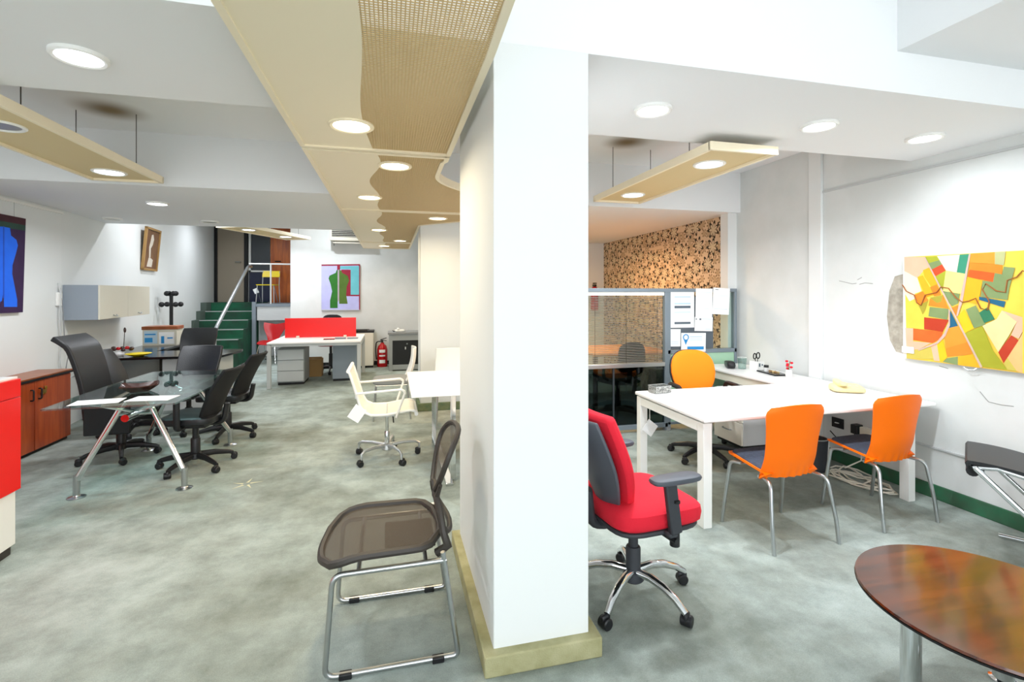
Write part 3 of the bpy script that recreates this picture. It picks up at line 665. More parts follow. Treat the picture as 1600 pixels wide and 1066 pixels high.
TORSO=[
('lav', [(-0.01, 0.96), (0.76, 0.97), (0.76, 0.01), (-0.01, 0.02)]),
('maroon', [(-0.01, 0.96), (0.76, 0.98), (0.76, 0.95), (-0.01, 0.93)]),
('maroon', [(0.73, 0.97), (0.76, 0.97), (0.76, 0.01), (0.74, 0.01)]),
('maroon', [(0.3, 0.95), (0.36, 0.95), (0.36, 0.86), (0.3, 0.85)]),
('maroon', [(0.38, 0.86), (0.57, 0.86), (0.57, 0.33), (0.75, 0.33), (0.75, 0.3), (0.49, 0.3), (0.44, 0.36)]),
('cyan', [(0.36, 0.93), (0.74, 0.94), (0.74, 0.33), (0.57, 0.33), (0.57, 0.87), (0.36, 0.87)]),
('green', [(0.29, 0.85), (0.31, 0.85), (0.31, 0.05), (0.16, 0.05), (0.16, 0.21), (0.2, 0.4), (0.17, 0.55), (0.13, 0.67), (0.15, 0.73), (0.27, 0.79)]),
('olive', [(0.34, 0.86), (0.38, 0.84), (0.4, 0.79), (0.51, 0.73), (0.54, 0.63), (0.49, 0.5), (0.48, 0.33), (0.51, 0.14), (0.34, 0.14)]),
('grey', [(0.31, 0.85), (0.34, 0.86), (0.34, 0.21), (0.31, 0.18)]),
]
BLUE=[
('purple', [(-0.003, 0.907), (0.313, 0.909), (0.274, -0.003), (-0.003, 0.003)]),
('brown', [(-0.003, 0.907), (0.313, 0.909), (0.307, 0.844), (-0.003, 0.843)]),
('dgreen', [(-0.003, 0.843), (0.307, 0.844), (0.304, 0.791), (-0.003, 0.778)]),
('blue', [(-0.003, 0.793), (0.108, 0.793), (0.121, 0.723), (0.189, 0.69), (0.208, 0.64), (0.183, 0.561), (0.139, 0.445), (0.135, 0.364), (0.162, 0.262), (0.199, 0.118), (0.199, 0.051), (0.035, 0.056), (0.029, 0.201), (0.009, 0.111), (-0.003, 0.107)]),
('dblue', [(0.022, 0.797), (0.038, 0.799), (0.038, 0.121), (0.022, 0.141)]),
]
palR = dict(yellow='f7d548', pink='f3c0a2', cream='efe6d3', gold='fbb515', orange='f58a1d', lime='a9b42a', sage='7d9860', red='d8481d', teal='2f9272', pale='f6e58c', olive='a8a02c', brick='bf3512',
            rust='e2641a', olive2='cfc454', yellow2='fbcb12', blue='0e5f84', orange2='f79a2a', sagepale='b5bf86', rust2='ea5a14', teal2='257a55', lime2='a5aa1e', cream2='efdfa2', peach='fbc27c', road='cfb8ac', line='8a4d1c')
RIGHT += [('yellow', [(.76, .0), (1.3, .0), (1.3, .8), (.76, .79)]), ('orange', [(.95, .45), (1.2, .5), (1.2, .7), (.98, .66)]), ('sage', [(.9, .1), (1.2, .05), (1.25, .3), (1.0, .35)]), ('road', [(.8, .79), (.83, .79), (1.3, .2), (1.3, .16)])]
palR = {k: ''.join('%02x' % int(int(c[i:i + 2], 16) * (.93, .90, .88)[i // 2] + 4) for i in (0, 2, 4)) for k, c in palR.items()}
pr = picture('abstract_painting', 'large abstract patchwork painting in yellow, orange and green on the right wall', '', RIGHT, palR, lambda a, b, d: (XR - .008 - d, 3.02 - a, 1.03 + b), ([(0, 0), (1.3, 0), (1.3, .8), (0, .8)], .027), "ivory", "painted_canvas")
def wig(pts, w): return tube([(-.034, -a, b) for a, b in pts], w, 5)
obj('river_line', wig([(0, .58), (.03, .53), (.06, .515), (.09, .50), (.11, .44), (.14, .42), (.17, .50), (.21, .51), (.25, .52), (.28, .56), (.33, .55), (.38, .48), (.42, .45), (.46, .46), (.5, .48), (.53, .41), (.57, .40), (.58, .46), (.54, .54), (.56, .58), (.62, .53), (.67, .52), (.68, .60), (.73, .62), (.76, .66), (.82, .62)], .004), mat('paint_line', '9a5a26', .7), pr)
obj('caption_tag', box(-.040, -.034, -.09, 0, .045, .095), 'paper', pr)
obj('lower_clip', tube([(-.02, -.42, -.01), (-.03, -.45, -.025), (-.03, -.49, -.02), (-.02, -.5, -.005)], .005, 6), 'steel', pr)
palT = dict(lav='b3b6e6', maroon='8c1530', cyan='62b4c0', green='1f6a1c', olive='48681f', grey='a89aa6')
pt = picture('torso_painting', 'painting of a green tailor dummy on lilac, on the far wall', '', TORSO, palT, lambda a, b, d: (-1.385 + a, 10.895 - d, 1.17 + b), ([(-.01, 0), (.76, 0), (.76, .97), (-.01, .97)], .03), 'lightgrey', 'painted_torso')
palB = dict(purple='2b0d3d', brown='3d1420', dgreen='1f3d33', blue='0a62e8', dblue='0a3fb4')
BLUE = [(k, [(a * 1.0376, b * 1.0376) for a, b in p]) for k, p in BLUE]
BLUE[0][1][0] = (-.5, .94); BLUE[0][1][3] = (-.5, .0)
for i in (1, 2): BLUE[i][1][0] = (-.5, BLUE[i][1][0][1]); BLUE[i][1][3] = (-.5, BLUE[i][1][3][1])
BLUE += [('blue', [(-.003, .82), (-.08, .82), (-.12, .75), (-.21, .71), (-.22, .64), (-.14, .46), (-.14, .38), (-.2, .12), (-.2, .055), (-.03, .055), (-.01, .11), (-.003, .111)])]
pb = picture('blue_torso_painting', 'dark purple painting of a bright blue torso on the left wall', '', BLUE, palB, lambda a, b, d: (XL + .005 + d, 5.676 + a, 1.353 + b), ([(-.5, 0), (.285, 0), (.325, .94), (-.5, .94)], .03), 'lightgrey', 'painted_blue')
for a in (-.3, .2): obj('hanging_wire', tube([(.01, a, .93), (.01, a, 1.1)], .0015, 5), 'grey', pb)
t = thing('framed_picture', 'small wood-framed picture of a pale draped figure, high on the wall', 'picture', onB(2.35, .004, 1.91)); t.rotation_euler = (math.radians(0), math.radians(5), angB)
W, Hh = .66, .70
obj('picture_frame', join(box(0, .04, 0, W, 0, .035), box(0, .04, 0, W, Hh - .035, Hh), box(0, .04, 0, .035, 0, Hh), box(0, .04, W - .035, W, 0, Hh)), mat('pictureframe', 'a8834e', .5), t, bevel=.004)
obj('picture_sheet', box(.005, .02, .04, W - .04, .04, Hh - .04), mat('brownpaint', '6b4a33', .8, noise=(4, '84603f', 5, .2)), t)
def fp(pts): return [(.0215, a * W, b * Hh) for a, b in pts]
obj('painted_figure', join(prism(fp([(.28, .09), (.62, .09), (.66, .26), (.5, .3), (.36, .3)]), (.001, 0, 0)), prism(fp([(.38, .3), (.48, .31), (.44, .52), (.55, .62), (.6, .75), (.52, .86), (.42, .84), (.38, .7), (.32, .55)]), (.0015, 0, 0))), mat('figurepaint', 'd9cfc0', .8), t)
# ------------------------------------------------------------------ black mesh sled-base chair (foreground)
t = thing('mesh_chair', 'dark mesh side chair on a steel sled frame beside the white pillar', 'chair', (.025, 2.32, 0), 90)
# local: faces +Y (world -X); local X -> world +Y side
def seatf(u, v):
    a = (u - .5) * 2; yy = -.20 + .52 * v; e = abs(2 * v - 1); hw = .25 * (1 - .42 * max(0, (e - .55) / .45) ** 3.2) - .015 * (1 - v)
    return (a * hw, yy - .035 * a * a * (v - .5) * 2 * .6, .462 + .02 * abs(a) ** 3 - .05 * max(0, (v - .62) / .38) ** 2 - .014 * (1 - a * a) * math.sin(PI * v))
V, F = sheet(seatf, 16, 16, .006); obj('seat_mesh', (V, F), 'meshfab', t)
rim = [seatf(0, k / 12) for k in range(13)] + [seatf(k / 10, 1) for k in range(1, 11)] + [seatf(1, 1 - k / 12) for k in range(1, 13)] + [seatf(1 - k / 10, 0) for k in range(1, 10)]
obj('seat_rim', tube([(x, y, z - .004) for x, y, z in rim], .017, 8, closed=True), 'taupe', t)
obj('seat_pan', box(-.13, .13, -.17, .05, .424, .436), 'taupe', t, bevel=.004)
def by(z):      # side profile of the back: top leans away, waist comes forward, foot goes back again
    return -.175 - .40 * (z - .64) ** 1.0 if z > .64 else -.175 - .42 * (.64 - z)
def backring(z0, z1, w0, w1, n=36):
    out = []
    for k in range(n):
        a = 2 * PI * k / n; zz = (z0 + z1) / 2 + (z1 - z0) / 2 * math.sin(a); tt = (zz - z0) / (z1 - z0); w = w0 + (w1 - w0) * tt
        c = math.copysign(abs(math.cos(a)) ** .7, math.cos(a)); x = w * c
        out.append((x, by(zz) + .9 * x * x, zz))
    return out
for nm, z0, z1, w0, w1 in (('upper_back', .63, .915, .10, .225), ('lower_back', .475, .65, .215, .10)):
    R_ = backring(z0, z1, w0, w1); b = obj(nm + '_rim', tube(R_, .013, 8, closed=True), 'taupe', t)
    NR = len(R_); cz = (z0 + z1) / 2; Vv, Ff = list(R_), []
    for k in range(1, 6):
        q = 1 - k / 6
        for p in R_: zz = cz + (p[2] - cz) * q; xx = p[0] * q; Vv.append((xx, by(zz) + .9 * xx * xx, zz))
        for i in range(NR): Ff.append(((k - 1) * NR + i, (k - 1) * NR + (i + 1) % NR, k * NR + (i + 1) % NR, k * NR + i))
    Vv.append((0, by(cz), cz)); Ff += [(5 * NR + i, 5 * NR + (i + 1) % NR, 6 * NR) for i in range(NR)]
    obj(nm + '_mesh', (Vv, Ff), 'meshfab', b)
for s in (-1, 1):
    obj('back_support', tube([(s * .19, -.17, .425), (s * .205, -.215, .46), (s * .205, by(.52) + .03, .52), (s * .17, by(.58) + .012, .58), (s * .12, by(.64) - .002, .64), (s * .15, by(.70) + .01, .70)], [.02, .02, .016, .014, .012, .009], 8), 'taupe', t)
    fr = obj('sled_frame', tube(fillet([(s * .245, -.205, .42), (s * .245, .25, .415), (s * .25, .28, .014), (s * .25, -.25, .014)], .045, 6)[:-1] + fillet([(s * .25, -.20, .014), (s * .25, -.255, .014), (s * .245, -.19, .455)], .05, 6)[1:], .0115, 10), 'steel', t)
    for y in (.2, -.17): obj('glide', cbox((s * .25, y, .012), (.03, .05, .024)), 'plastic', fr, bevel=.004)
for y in (.15, -.12): obj('cross_bar', tube([(-.245, y, .417), (.245, y, .417)], .010, 8), 'steel', t)

# ------------------------------------------------------------------ red swivel chair
t = thing('red_office_chair', 'red swivel chair with grey back shell and chrome star base beside the pillar', 'chair', (1.21, 2.29, 0), -84)
obj('seat', pillow((0, .03, .475), (.25, .25, .062), .5, .42, fn=lambda x, y, z: (x, y, z + .12 * x * x - .35 * max(0, y - .1) ** 2)), 'redfabric', t)
obj('seat_shell', pillow((0, .02, .425), (.245, .24, .018), .5, .45), 'charcoal', t)
obj('tilt_mechanism', cbox((0, -.03, .39), (.17, .24, .05)), 'plastic', t, bevel=.01)
obj('lever', tube([(.08, .05, .385), (.24, .08, .37)], .014, 8), 'plastic', t); obj('adjust_knob', tube([(.2, .1, .40), (.2, .1, .33)], .024, 12), 'plastic', t)
def rb(off, k):
    def f(u, v):
        w = (.225 - .05 * abs(v - .45) ** 1.5 * 2) * k; z = .50 + .46 * v
        zc = .73; z = zc + (z - zc) * k
        return ((u - .5) * 2 * w * (1 - .35 * (1 - v) ** 3), -.17 - .16 * v + .12 * ((u - .5) * 2) ** 2 * .35 + off, z)
    return f
obj('back_cushion', sheet(rb(.03, 1.0), 14, 14, .055), 'redfabric', t, bevel=.018)
obj('back_shell', sheet(rb(-.028, .93), 14, 14, .018), 'greyshell', t, bevel=.006)
obj('back_bracket', tube(fillet([(0, -.1, .39), (0, -.25, .40), (0, -.27, .58)], .06), .025, 10, sx=1.7), 'charcoal', t)
for s in (-1, 1):
    a = obj('arm_post', join(cbox((s * .275, .03, .55), (.03, .062, .24), rot('X', 8)), cbox((s * .22, .03, .425), (.13, .05, .022))), 'charcoal', t, bevel=.008)
    obj('arm_button', lathe([(.014, 0), (.014, .012)], 12, (s * .293, .04, .58)), 'black', a)
    obj('armrest', pillow((s * .275, .045, .685), (.047, .135, .018), .6, .55, 26, 8), 'greyshell', t)
swivel(t, .40, .31, 'chrome', 'arc', 16, colm='charcoal', hub='charcoal')

# ------------------------------------------------------------------ big white desk
t = thing('white_desk', 'large white L-shaped desk with square legs against the right wall', 'desk', (2.95, 3.2, 0))
obj('desk_top', prism([(-.98, -.43, .702), (.99, -.43, .702), (.99, 1.68, .702), (.45, 1.68, .702), (.45, .50, .702), (-.98, .50, .702)], (0, 0, .028)), 'whitetop', t, bevel=.008)
for x in (-.93, .80):
    obj('leg', box(x - .032, x + .032, -.395, -.325, 0, .69), 'white', t, bevel=.003)
    obj('leg', box(x - .032, x + .032, .44, .50, 0, .69), 'white', t, bevel=.003)
    obj('leg_beam', box(x - .031, x + .031, -.325, .44, .625, .688), 'white', t, bevel=.003)
obj('support_rail', box(-.9, .78, .03, .08, .65, .70), 'lightgrey', t)
obj('return_leg', box(.5, .56, 1.58, 1.64, 0, .70), 'white', t, bevel=.003); obj('return_rail', box(.47, .49, .5, 1.6, .62, .70), 'beige', t)
obj('cable_cap', lathe([(.05, .7305), (.05, .732), (.035, .733)], 24, (.62, .28, 0)), 'white', t)
t = thing('price_tag', 'small white card tag hanging from the desk leg on a string', 'tag', (2.075, 3.645, .64))
obj('string', tube([(0, 0, 0), (-.01, -.02, -.14)], .0025, 5), 'paper', t)
obj('card', cbox((-.012, -.025, -.2), (.105, .003, .105), rot('Y', 38)), 'paper', t)
# drawer unit under the desk
t = thing('desk_pedestal', 'white drawer pedestal under the large white desk', 'drawers', (3.53, 4.18, 0))
obj('body', box(-.28, .24, -.2, .2, .085, .585), 'frosty', t, bevel=.003)
for z0, z1 in ((.09, .30), (.305, .58)):
    d = obj('drawer', box(-.302, -.281, -.2, .2, z0, z1), 'ivory', t, bevel=.003)
    obj('handle', tube(fillet([(-.302, -.06, z1 - .09), (-.325, -.05, z1 - .09), (-.325, .05, z1 - .09), (-.302, .06, z1 - .09)], .02), .006, 8), 'steel', d)
obj('plinth', box(-.27, .23, -.19, .19, .055, .085), 'black', t)
for x in (-.22, .18):
    for y in (-.15, .15): obj('caster', pillow((x, y, .03), (.03, .018, .03), .8, .8, 12, 8), 'black', t)

# ------------------------------------------------------------------ orange visitor chairs
def orange_chair(label, loc, deg):
    t = thing('orange_chair', label, 'chair', loc, deg, 'orange visitor chairs at the white desk')
    def shell(u, v):
        a = (u - .5) * 2
        if v < .42:
            q = v / .42; y = .235 - .335 * q; w = .215 - .012 * q - .03 * max(0, .12 - q) / .12; z = .418 + .012 * a * a + .042 * (1 - q) - .012 * max(0, .15 - q) / .15
        else:
            q = (v - .42) / .58; y = -.105 - .035 * math.sin(min(1, q * 3) * PI / 2) - .06 * q + .055 * a * a; z = .392 + .455 * q + .02 * (1 - a * a) * q
            w = .208 - .012 * math.sin(q * PI) + .026 * q * q; w -= .04 * (max(0, q - .84) / .16) ** 3
            if q < .16: y -= .008 * (1 + math.cos(a * PI * 7)) * (1 - q / .16); z -= .012 * (1 - q / .16)
        return (a * w, y, z)
    obj('shell', sheet(shell, 42, 36, .012), 'orange', t)
    obj('seat_pad', pillow((0, .06, .458), (.195, .165, .014), .5, .3, fn=lambda x, y, z: (x, y, z + .11 * y)), 'navypad', t)
    for s in (-1, 1):
        obj('leg', tube(fillet([(s * .20, .10, .432), (s * .225, .17, .428), (s * .245, .228, .0)], .045), .0115, 10), 'steel', t)
        obj('leg', tube(fillet([(s * .18, -.05, .400), (s * .215, -.165, .395), (s * .243, -.205, .14), (s * .245, -.222, 0)], .045), .0115, 10), 'steel', t)
    for y, zz in ((-.05, .400), (.11, .430)): obj('seat_bar', tube([(-.20, y, zz), (.20, y, zz)], .010, 8), 'steel', t)
orange_chair('orange visitor chair with dark pad at the white desk, nearer the red swivel chair', (2.43, 2.655, 0), 2)
orange_chair('orange visitor chair with dark pad at the white desk, nearer the right wall', (3.325, 2.72, 0), 3)
# orange task chair
t = thing('orange_task_chair', 'orange round-backed task chair behind the white desk', 'chair', (2.86, 4.02, 0), 172)
obj('seat', pillow((0, .04, .50), (.24, .23, .05), .5, .5), 'orangefabric', t)
obj('back_cushion', pillow((0, -.25, .765), (.225, .045, .215), .75, .8, 28, 14, fn=lambda x, y, z: (x * (1 - .12 * max(0, -z) / .2), y - .2 * z + .5 * x * x, z)), 'orangefabric', t)
obj('back_shell', pillow((0, -.285, .76), (.229, .03, .219), .75, .8, 28, 14, fn=lambda x, y, z: (x * (1 - .12 * max(0, -z) / .2), y - .2 * z + .5 * x * x, z)), 'plastic', t)
obj('back_bracket', tube(fillet([(0, -.05, .43), (0, -.29, .43), (0, -.29, .62)], .06), .022, 8, sx=1.6), 'plastic', t)
for s in (-1, 1): obj('armrest', tube(fillet([(s * .2, -.10, .44), (s * .285, -.14, .48), (s * .285, -.15, .68), (s * .285, .12, .68), (s * .28, .16, .48), (s * .2, .10, .44)], .07), .018, 8, sx=1.2), 'plastic', t)
swivel(t, .45, .31, 'plastic', 'flat', 28)

# ------------------------------------------------------------------ things on the white desk
t = thing('wire_basket', 'small grey wire-mesh desk basket at the left corner of the white desk', 'basket', (2.14, 3.60, .731), 8)
obj('basket_body', join(box(-.075, .075, -.05, -.046, .004, .055), box(-.075, .075, .046, .05, .004, .055), box(-.075, -.071, -.046, .046, .004, .055), box(.071, .075, -.046, .046, .004, .055), box(-.07, .07, -.046, .046, 0, .004)), mat('basketmesh', '6c6e6c', .4, .6, noise=(150, 'b8bab6', 2, .05)), t)
obj('basket_rim', tube([(-.075, -.05, .056), (.075, -.05, .056), (.075, .05, .056), (-.075, .05, .056)], .004, 6, closed=True), 'steel', t)
t = thing('desk_phone', 'cream desk telephone on the white desk near the wall', 'telephone', (3.66, 3.26, .731), -28)
obj('phone_body', pillow((0, 0, .022), (.12, .085, .022), .5, .4, fn=lambda x, y, z: (x, y, z + max(0, z) * .6 * (y + .085) / .1)), 'tan' if False else mat('phonecream', 'e8d8a4', .45), t)
obj('handset', pillow((-.05, 0, .065), (.03, .105, .02), .6, .6, 18, 10, fn=lambda x, y, z: (x, y, z - .012 * math.cos(y / .105 * PI) * .8)), 'phonecream', t)
obj('keypad', join(*[cbox((.02 + .022 * i, -.03 + .022 * j, .052), (.014, .014, .004)) for i in range(3) for j in range(4)]), 'beige', t)
t = thing('desk_organiser_tray', 'flat black tray with clutter on the desk return', 'tray', (3.74, 4.16, .731), 82)
obj('tray', box(-.15, .15, -.075, .075, 0, .014), 'blackgloss', t, bevel=.003)
obj('ink_pot', lathe([(.022, .014), (.022, .05), (.02, .052)], 14, (.07, .02, 0)), 'frosty', t); obj('pot_lid', lathe([(.023, .052), (.023, .075)], 14, (.07, .02, 0)), 'black', t)
for k in range(6): obj('clip_heap_piece', cbox((-.06 + .017 * k, -.02 + .012 * (k % 3), .022), (.03, .012, .012), rot('Z', 40 * k)), 'cardboard' if k % 2 else 'tan', t)
t = thing('pen_holder', 'white pen cube holding black scissors on the desk return', 'pen holder', (3.76, 4.40, .731), 10)
obj('cube', join(box(-.05, .05, -.05, -.045, 0, .095), box(-.05, .05, .045, .05, 0, .095), box(-.05, -.045, -.045, .045, 0, .095), box(.045, .05, -.045, .045, 0, .095), box(-.045, .045, -.045, .045, 0, .006)), 'white', t)
sc_ = obj('scissors', join(tube([(.02 + .024 * math.cos(a), 0, .15 + .032 * math.sin(a)) for a in [k * PI / 6 for k in range(12)]], .006, 6, closed=True), tube([(-.03 + .02 * math.cos(a), 0, .145 + .03 * math.sin(a)) for a in [k * PI / 6 for k in range(12)]], .006, 6, closed=True), tube([(.015, 0, .12), (0, 0, .01)], .004, 6), tube([(-.024, 0, .117), (0, 0, .01)], .004, 6)), 'black', t)
obj('side_print', join(box(-.03, -.01, -.052, -.0505, .04, .075), box(.01, .03, -.052, -.0505, .05, .065)), 'ink', t)
t = thing('clear_cup', 'clear plastic cup beside the pen cube', 'cup', (3.66, 4.50, .731))
obj('cup_wall', lathe([(.038, 0), (.042, .06), (.045, .12), (.043, .12), (.04, .06), (.036, .004), (.001, .003)], 20), 'pane', t); obj('cup_rim', tube([(.044 * math.cos(a), .044 * math.sin(a), .12) for a in [k * PI / 10 for k in range(20)]], .002, 5, closed=True), 'white', t)
t = thing('black_tape_dispenser', 'long black tape dispenser on the desk return by the partition', 'dispenser', (3.60, 4.62, .731), 60)
obj('body', pillow((0, 0, .035), (.13, .045, .034), .4, .4, fn=lambda x, y, z: (x, y, z * (1 - .25 * x / .13) if z > 0 else z)), 'plastic', t); obj('slot', box(-.09, .09, -.046, -.043, .02, .04), 'charcoal', t)
t = thing('bud_vase', 'small white vase with pink-red blossoms on the desk return', 'vase', (3.72, 3.93, .731))
obj('vase', lathe([(.025, 0), (.03, .03), (.026, .07), (.022, .075), (.001, .06)], 16), 'white', t)
obj('stem', tube([(0, 0, .06), (.005, 0, .12), (.015, 0, .16)], .003, 5), mat('stemg', '5b7a3a', .7), t)
for k in range(6): obj('blossom', pillow((.02 * math.sin(k * 2), .015 * math.cos(k * 2.4), .085 + .014 * k), (.014, .013, .011), .9, .9, 8, 6), 'redfabric', t)

# ------------------------------------------------------------------ partition screen with blinds
t = thing('partition_screen', 'grey framed glass partition screen with blinds and pinned papers', 'partition', (0, 4.95, 0))
XA, XB, XC = 1.95, 3.03, 3.93
obj('frame', join(box(XA, XA + .05, -.03, .03, 0, 1.585), box(XB - .035, XB + .035, -.03, .03, 0, 1.59), box(XC - .03, XC, -.03, .03, 0, 1.59), box(XA, XC, -.032, .032, 1.555, 1.595),
                  box(XA + .05, XB, -.03, .03, .035, .085), box(XB, XC, -.03, .03, .855, .90), box(XB, XC, -.03, .03, .06, .09)), 'frame_grey', t, bevel=.003)
obj('mid_rail', box(XA + .05, XB - .035, -.03, .03, .72, .765), 'alu', t, bevel=.003)
obj('head_rail', box(XA + .05, XB - .04, -.02, .0, 1.515, 1.555), 'white', t)
for a, b in ((XA + .05, 2.37), (2.38, XB - .035)): obj('lower_pane', box(a, b, -.006, .004, .085, .72), 'smoke_pane', t)
obj('pane_joint', box(2.366, 2.384, -.012, .008, .085, .72), 'darkgrey', t)
obj('upper_pane', box(XA + .05, XB - .035, .012, .018, .765, 1.555), 'pane', t)
G = [cbox(((XA + XB) / 2, -.012, .775 + .0185 * k), (XB - XA - .13, .016, .0012), rot('X', 28)) for k in range(40)]
stuff(obj('blind_slats', join(*G), 'alu', t, smooth=False))
for x in (2.15, 2.52, 2.9): obj('blind_cord', tube([(x, -.022, .77), (x, -.022, 1.52)], .0018, 5), 'taupe', t)
obj('glass_pane', box(XB + .035, XC - .03, -.004, .004, .90, 1.555), 'pane', t)
obj('pin_board', box(XB + .035, 3.62, -.02, -.006, .905, 1.50), 'darkglassboard', t)
obj('green_panel', box(XB + .035, XC - .03, -.018, .018, .09, .855), 'mint', t)
for x in (XA + .03, XB, XC - .03): obj('foot', box(x - .02, x + .02, -.05, .05, 0, .04), 'grey', t)
def pu(u): return 3.05 + (u - 1046) * .00836
def pv(v): return 1.55 - (v - 457) * .00728
def notice(label, u0, u1, v0, v1, dep, tilt, prints):
    x0, x1, z0, z1 = pu(u0), pu(u1), pv(v1), pv(v0); w = x1 - x0; h = z1 - z0
    n = thing('pinned_paper', label, 'paper', ((x0 + x1) / 2, 4.95 - .024 - dep, z0), 0, 'papers pinned to the partition'); n.rotation_euler = (0, math.radians(tilt), 0)
    obj('sheet', box(-w / 2, w / 2, -.001, .001, 0, h), 'paper', n)
    for m in sorted(set(p[4] for p in prints)):
        stuff(obj('print', join(*[box(-w / 2 + w * a, -w / 2 + w * b, -.0022, -.0012, h * c, h * d) for a, b, c, d, mm in prints if mm == m]), m, n))
    return n
notice('tall pinned notice with two dark bars, left of the board', 1046, 1084, 456, 512, .0, 0, [(.2, .85, .84, .87, 'inkpale'), (.2, .85, .54, .61, 'ink'), (.2, .85, .42, .44, 'inkpale'), (.2, .85, .10, .16, 'ink'), (.2, .85, .65, .69, 'inkpale')])
notice('plain typed sheet folded over the partition top, beside the tall notice', 1085, 1111, 451, 496, .012, 1, [(.1, .9, .86, .87, 'inkpale'), (.1, .9, .6, .605, 'inkpale'), (.1, .9, .5, .505, 'inkpale'), (.5, .8, .3, .31, 'inkpale')])
notice('plain sheet hung at the right over the partition top', 1111, 1137.5, 450, 492, .014, 3, [(.12, .3, .92, .94, 'ink'), (.1, .9, .7, .705, 'inkpale'), (.1, .9, .2, .21, 'inkpale')])
notice('half-size certificate pinned below the typed sheet', 1084, 1112, 496, 518, .006, 2, [(.05, .1, .8, .9, 'ink'), (.25, .35, .78, .9, 'ink'), (.4, .9, .84, .87, 'inkpale'), (.6, .9, .12, .15, 'inkpale')])
notice('small blank slip pinned below the tall notice', 1046, 1062.5, 514, 541, .003, 1, [(.15, .8, .25, .27, 'inkpale'), (.15, .8, .15, .17, 'inkpale')])
n = notice('notice with a blue map pin and blue footer behind the orange chair', 1063, 1101, 520.5, 550, .009, 1, [(.35, .85, .78, .82, 'inkpale'), (.35, .85, .68, .7, 'inkpale'), (.35, .85, .6, .62, 'inkpale'), (.25, .92, .12, .28, 'inkblue')])
c = (-.10, .165)
obj('map_pin_print', join(tube([(c[0] + .032 * math.cos(a), -.002, c[1] + .032 * math.sin(a)) for a in [k * PI / 10 for k in range(20)]], .006, 5, closed=True), prism([(c[0] - .028, -.0012, c[1] - .025), (c[0] + .028, -.0012, c[1] - .025), (c[0], -.0012, c[1] - .085)], (0, -.001, 0))), 'inkblue', n)
# beyond the partition
t = thing('pine_desk', 'orange-topped desk seen through the partition blinds', 'desk', (3.1, 6.4, 0))
obj('desk_top', box(-.55, .6, -.5, .5, .72, .745), 'pine', t)
for x in (-.5, .54):
    for y in (-.45, .45): obj('leg', box(x - .025, x + .025, y - .025, y + .025, 0, .72), 'black', t)
t = thing('dark_task_chair', 'dark chair behind the lower glass of the partition', 'chair', (2.75, 5.6, 0), 15)
obj('seat', pillow((0, 0, .47), (.23, .23, .045), .5, .5), 'blackfabric', t); obj('backrest', pillow((0, -.25, .75), (.21, .03, .2), .6, .6), 'blackfabric', t)
obj('back_bracket', tube([(0, -.1, .43), (0, -.25, .44), (0, -.26, .6)], .02, 8), 'plastic', t); swivel(t, .43, .3, 'plastic', 'flat', 10)
t = thing('corridor_extinguisher', 'red fire extinguisher seen above the partition by the pillar', 'extinguisher', (3.72, 8.55, 1.22))
obj('cylinder', lathe([(.07, 0), (.07, .36), (.05, .42), (.02, .44)], 18), 'redext', t); obj('valve', join(box(-.02, .02, -.05, .05, .44, .48), box(-.015, .015, -.07, .05, .49, .51)), 'black', t); obj('wall_bracket', box(-.03, .03, .07, .108, .2, .26), 'black', t)

# ------------------------------------------------------------------ sockets, cables, bin by the right wall
t = thing('wall_socket', 'black wall socket plate under the desk', 'socket', (XR, 3.63, .31))
obj('plate', box(-.012, -.001, -.06, .06, 0, .09), 'black', t, bevel=.003); obj('socket_face', lathe([(.02, 0), (.02, .004)], 12, (-.014, 0, .045)), 'white', t)
t = thing('power_adapter', 'white multi-socket block with a black adapter plugged in under the desk', 'adapter', (XR, 3.36, .30))
obj('block', box(-.05, -.001, -.11, .02, 0, .09), 'ivory', t, bevel=.004); obj('adapter', box(-.075, -.001, .025, .085, .02, .10), 'black', t, bevel=.006)
obj('adapter_cable', tube([(-.06, .05, .03), (-.06, .08, -.06), (-.05, .2, -.10), (-.06, .3, -.02)], .005, 6), 'black', t)
t = thing('floor_cable', 'tangled cream cable on the floor behind the orange chairs', 'cable', (3.72, 3.22, 0))
pts = []
for k in range(60):
    a = k * .52; rr = .13 + .05 * math.sin(k * .9); pts.append((rr * math.cos(a) * .9 + .04 * math.sin(k * .21), rr * math.sin(a) * 1.5 + .06 * math.cos(k * .17), .008 + .012 * (1 + math.sin(k * 1.7))))
obj('cable_loops', tube(pts, .0065, 6), 'ivory', t)
obj('riser_cable', tube([(.10, .2, .03), (.22, .15, .1), (.24, .16, .28)], .006, 6), 'ivory', t)
t = thing('waste_bin', 'dark metal waste bin under the white desk', 'bin', (3.60, 3.52, 0))
obj('bin_wall', lathe([(.09, 0), (.105, .28), (.10, .28), (.086, .006), (.001, .005)], 24), 'charcoal', t); obj('rim', tube([(.104 * math.cos(a), .104 * math.sin(a), .28) for a in [k * PI / 12 for k in range(24)]], .005, 6, closed=True), 'steel', t)
t = thing('power_strip', 'white power strip standing on the floor behind the bin', 'power strip', (3.82, 3.62, 0))
obj('strip_body', box(-.03, .03, -.02, .02, 0, .22), 'white', t, bevel=.004); obj('outlets', join(*[box(-.034, -.0301, -.012, .012, .03 + .06 * k, .06 + .06 * k) for k in range(3)]), 'charcoal', t)

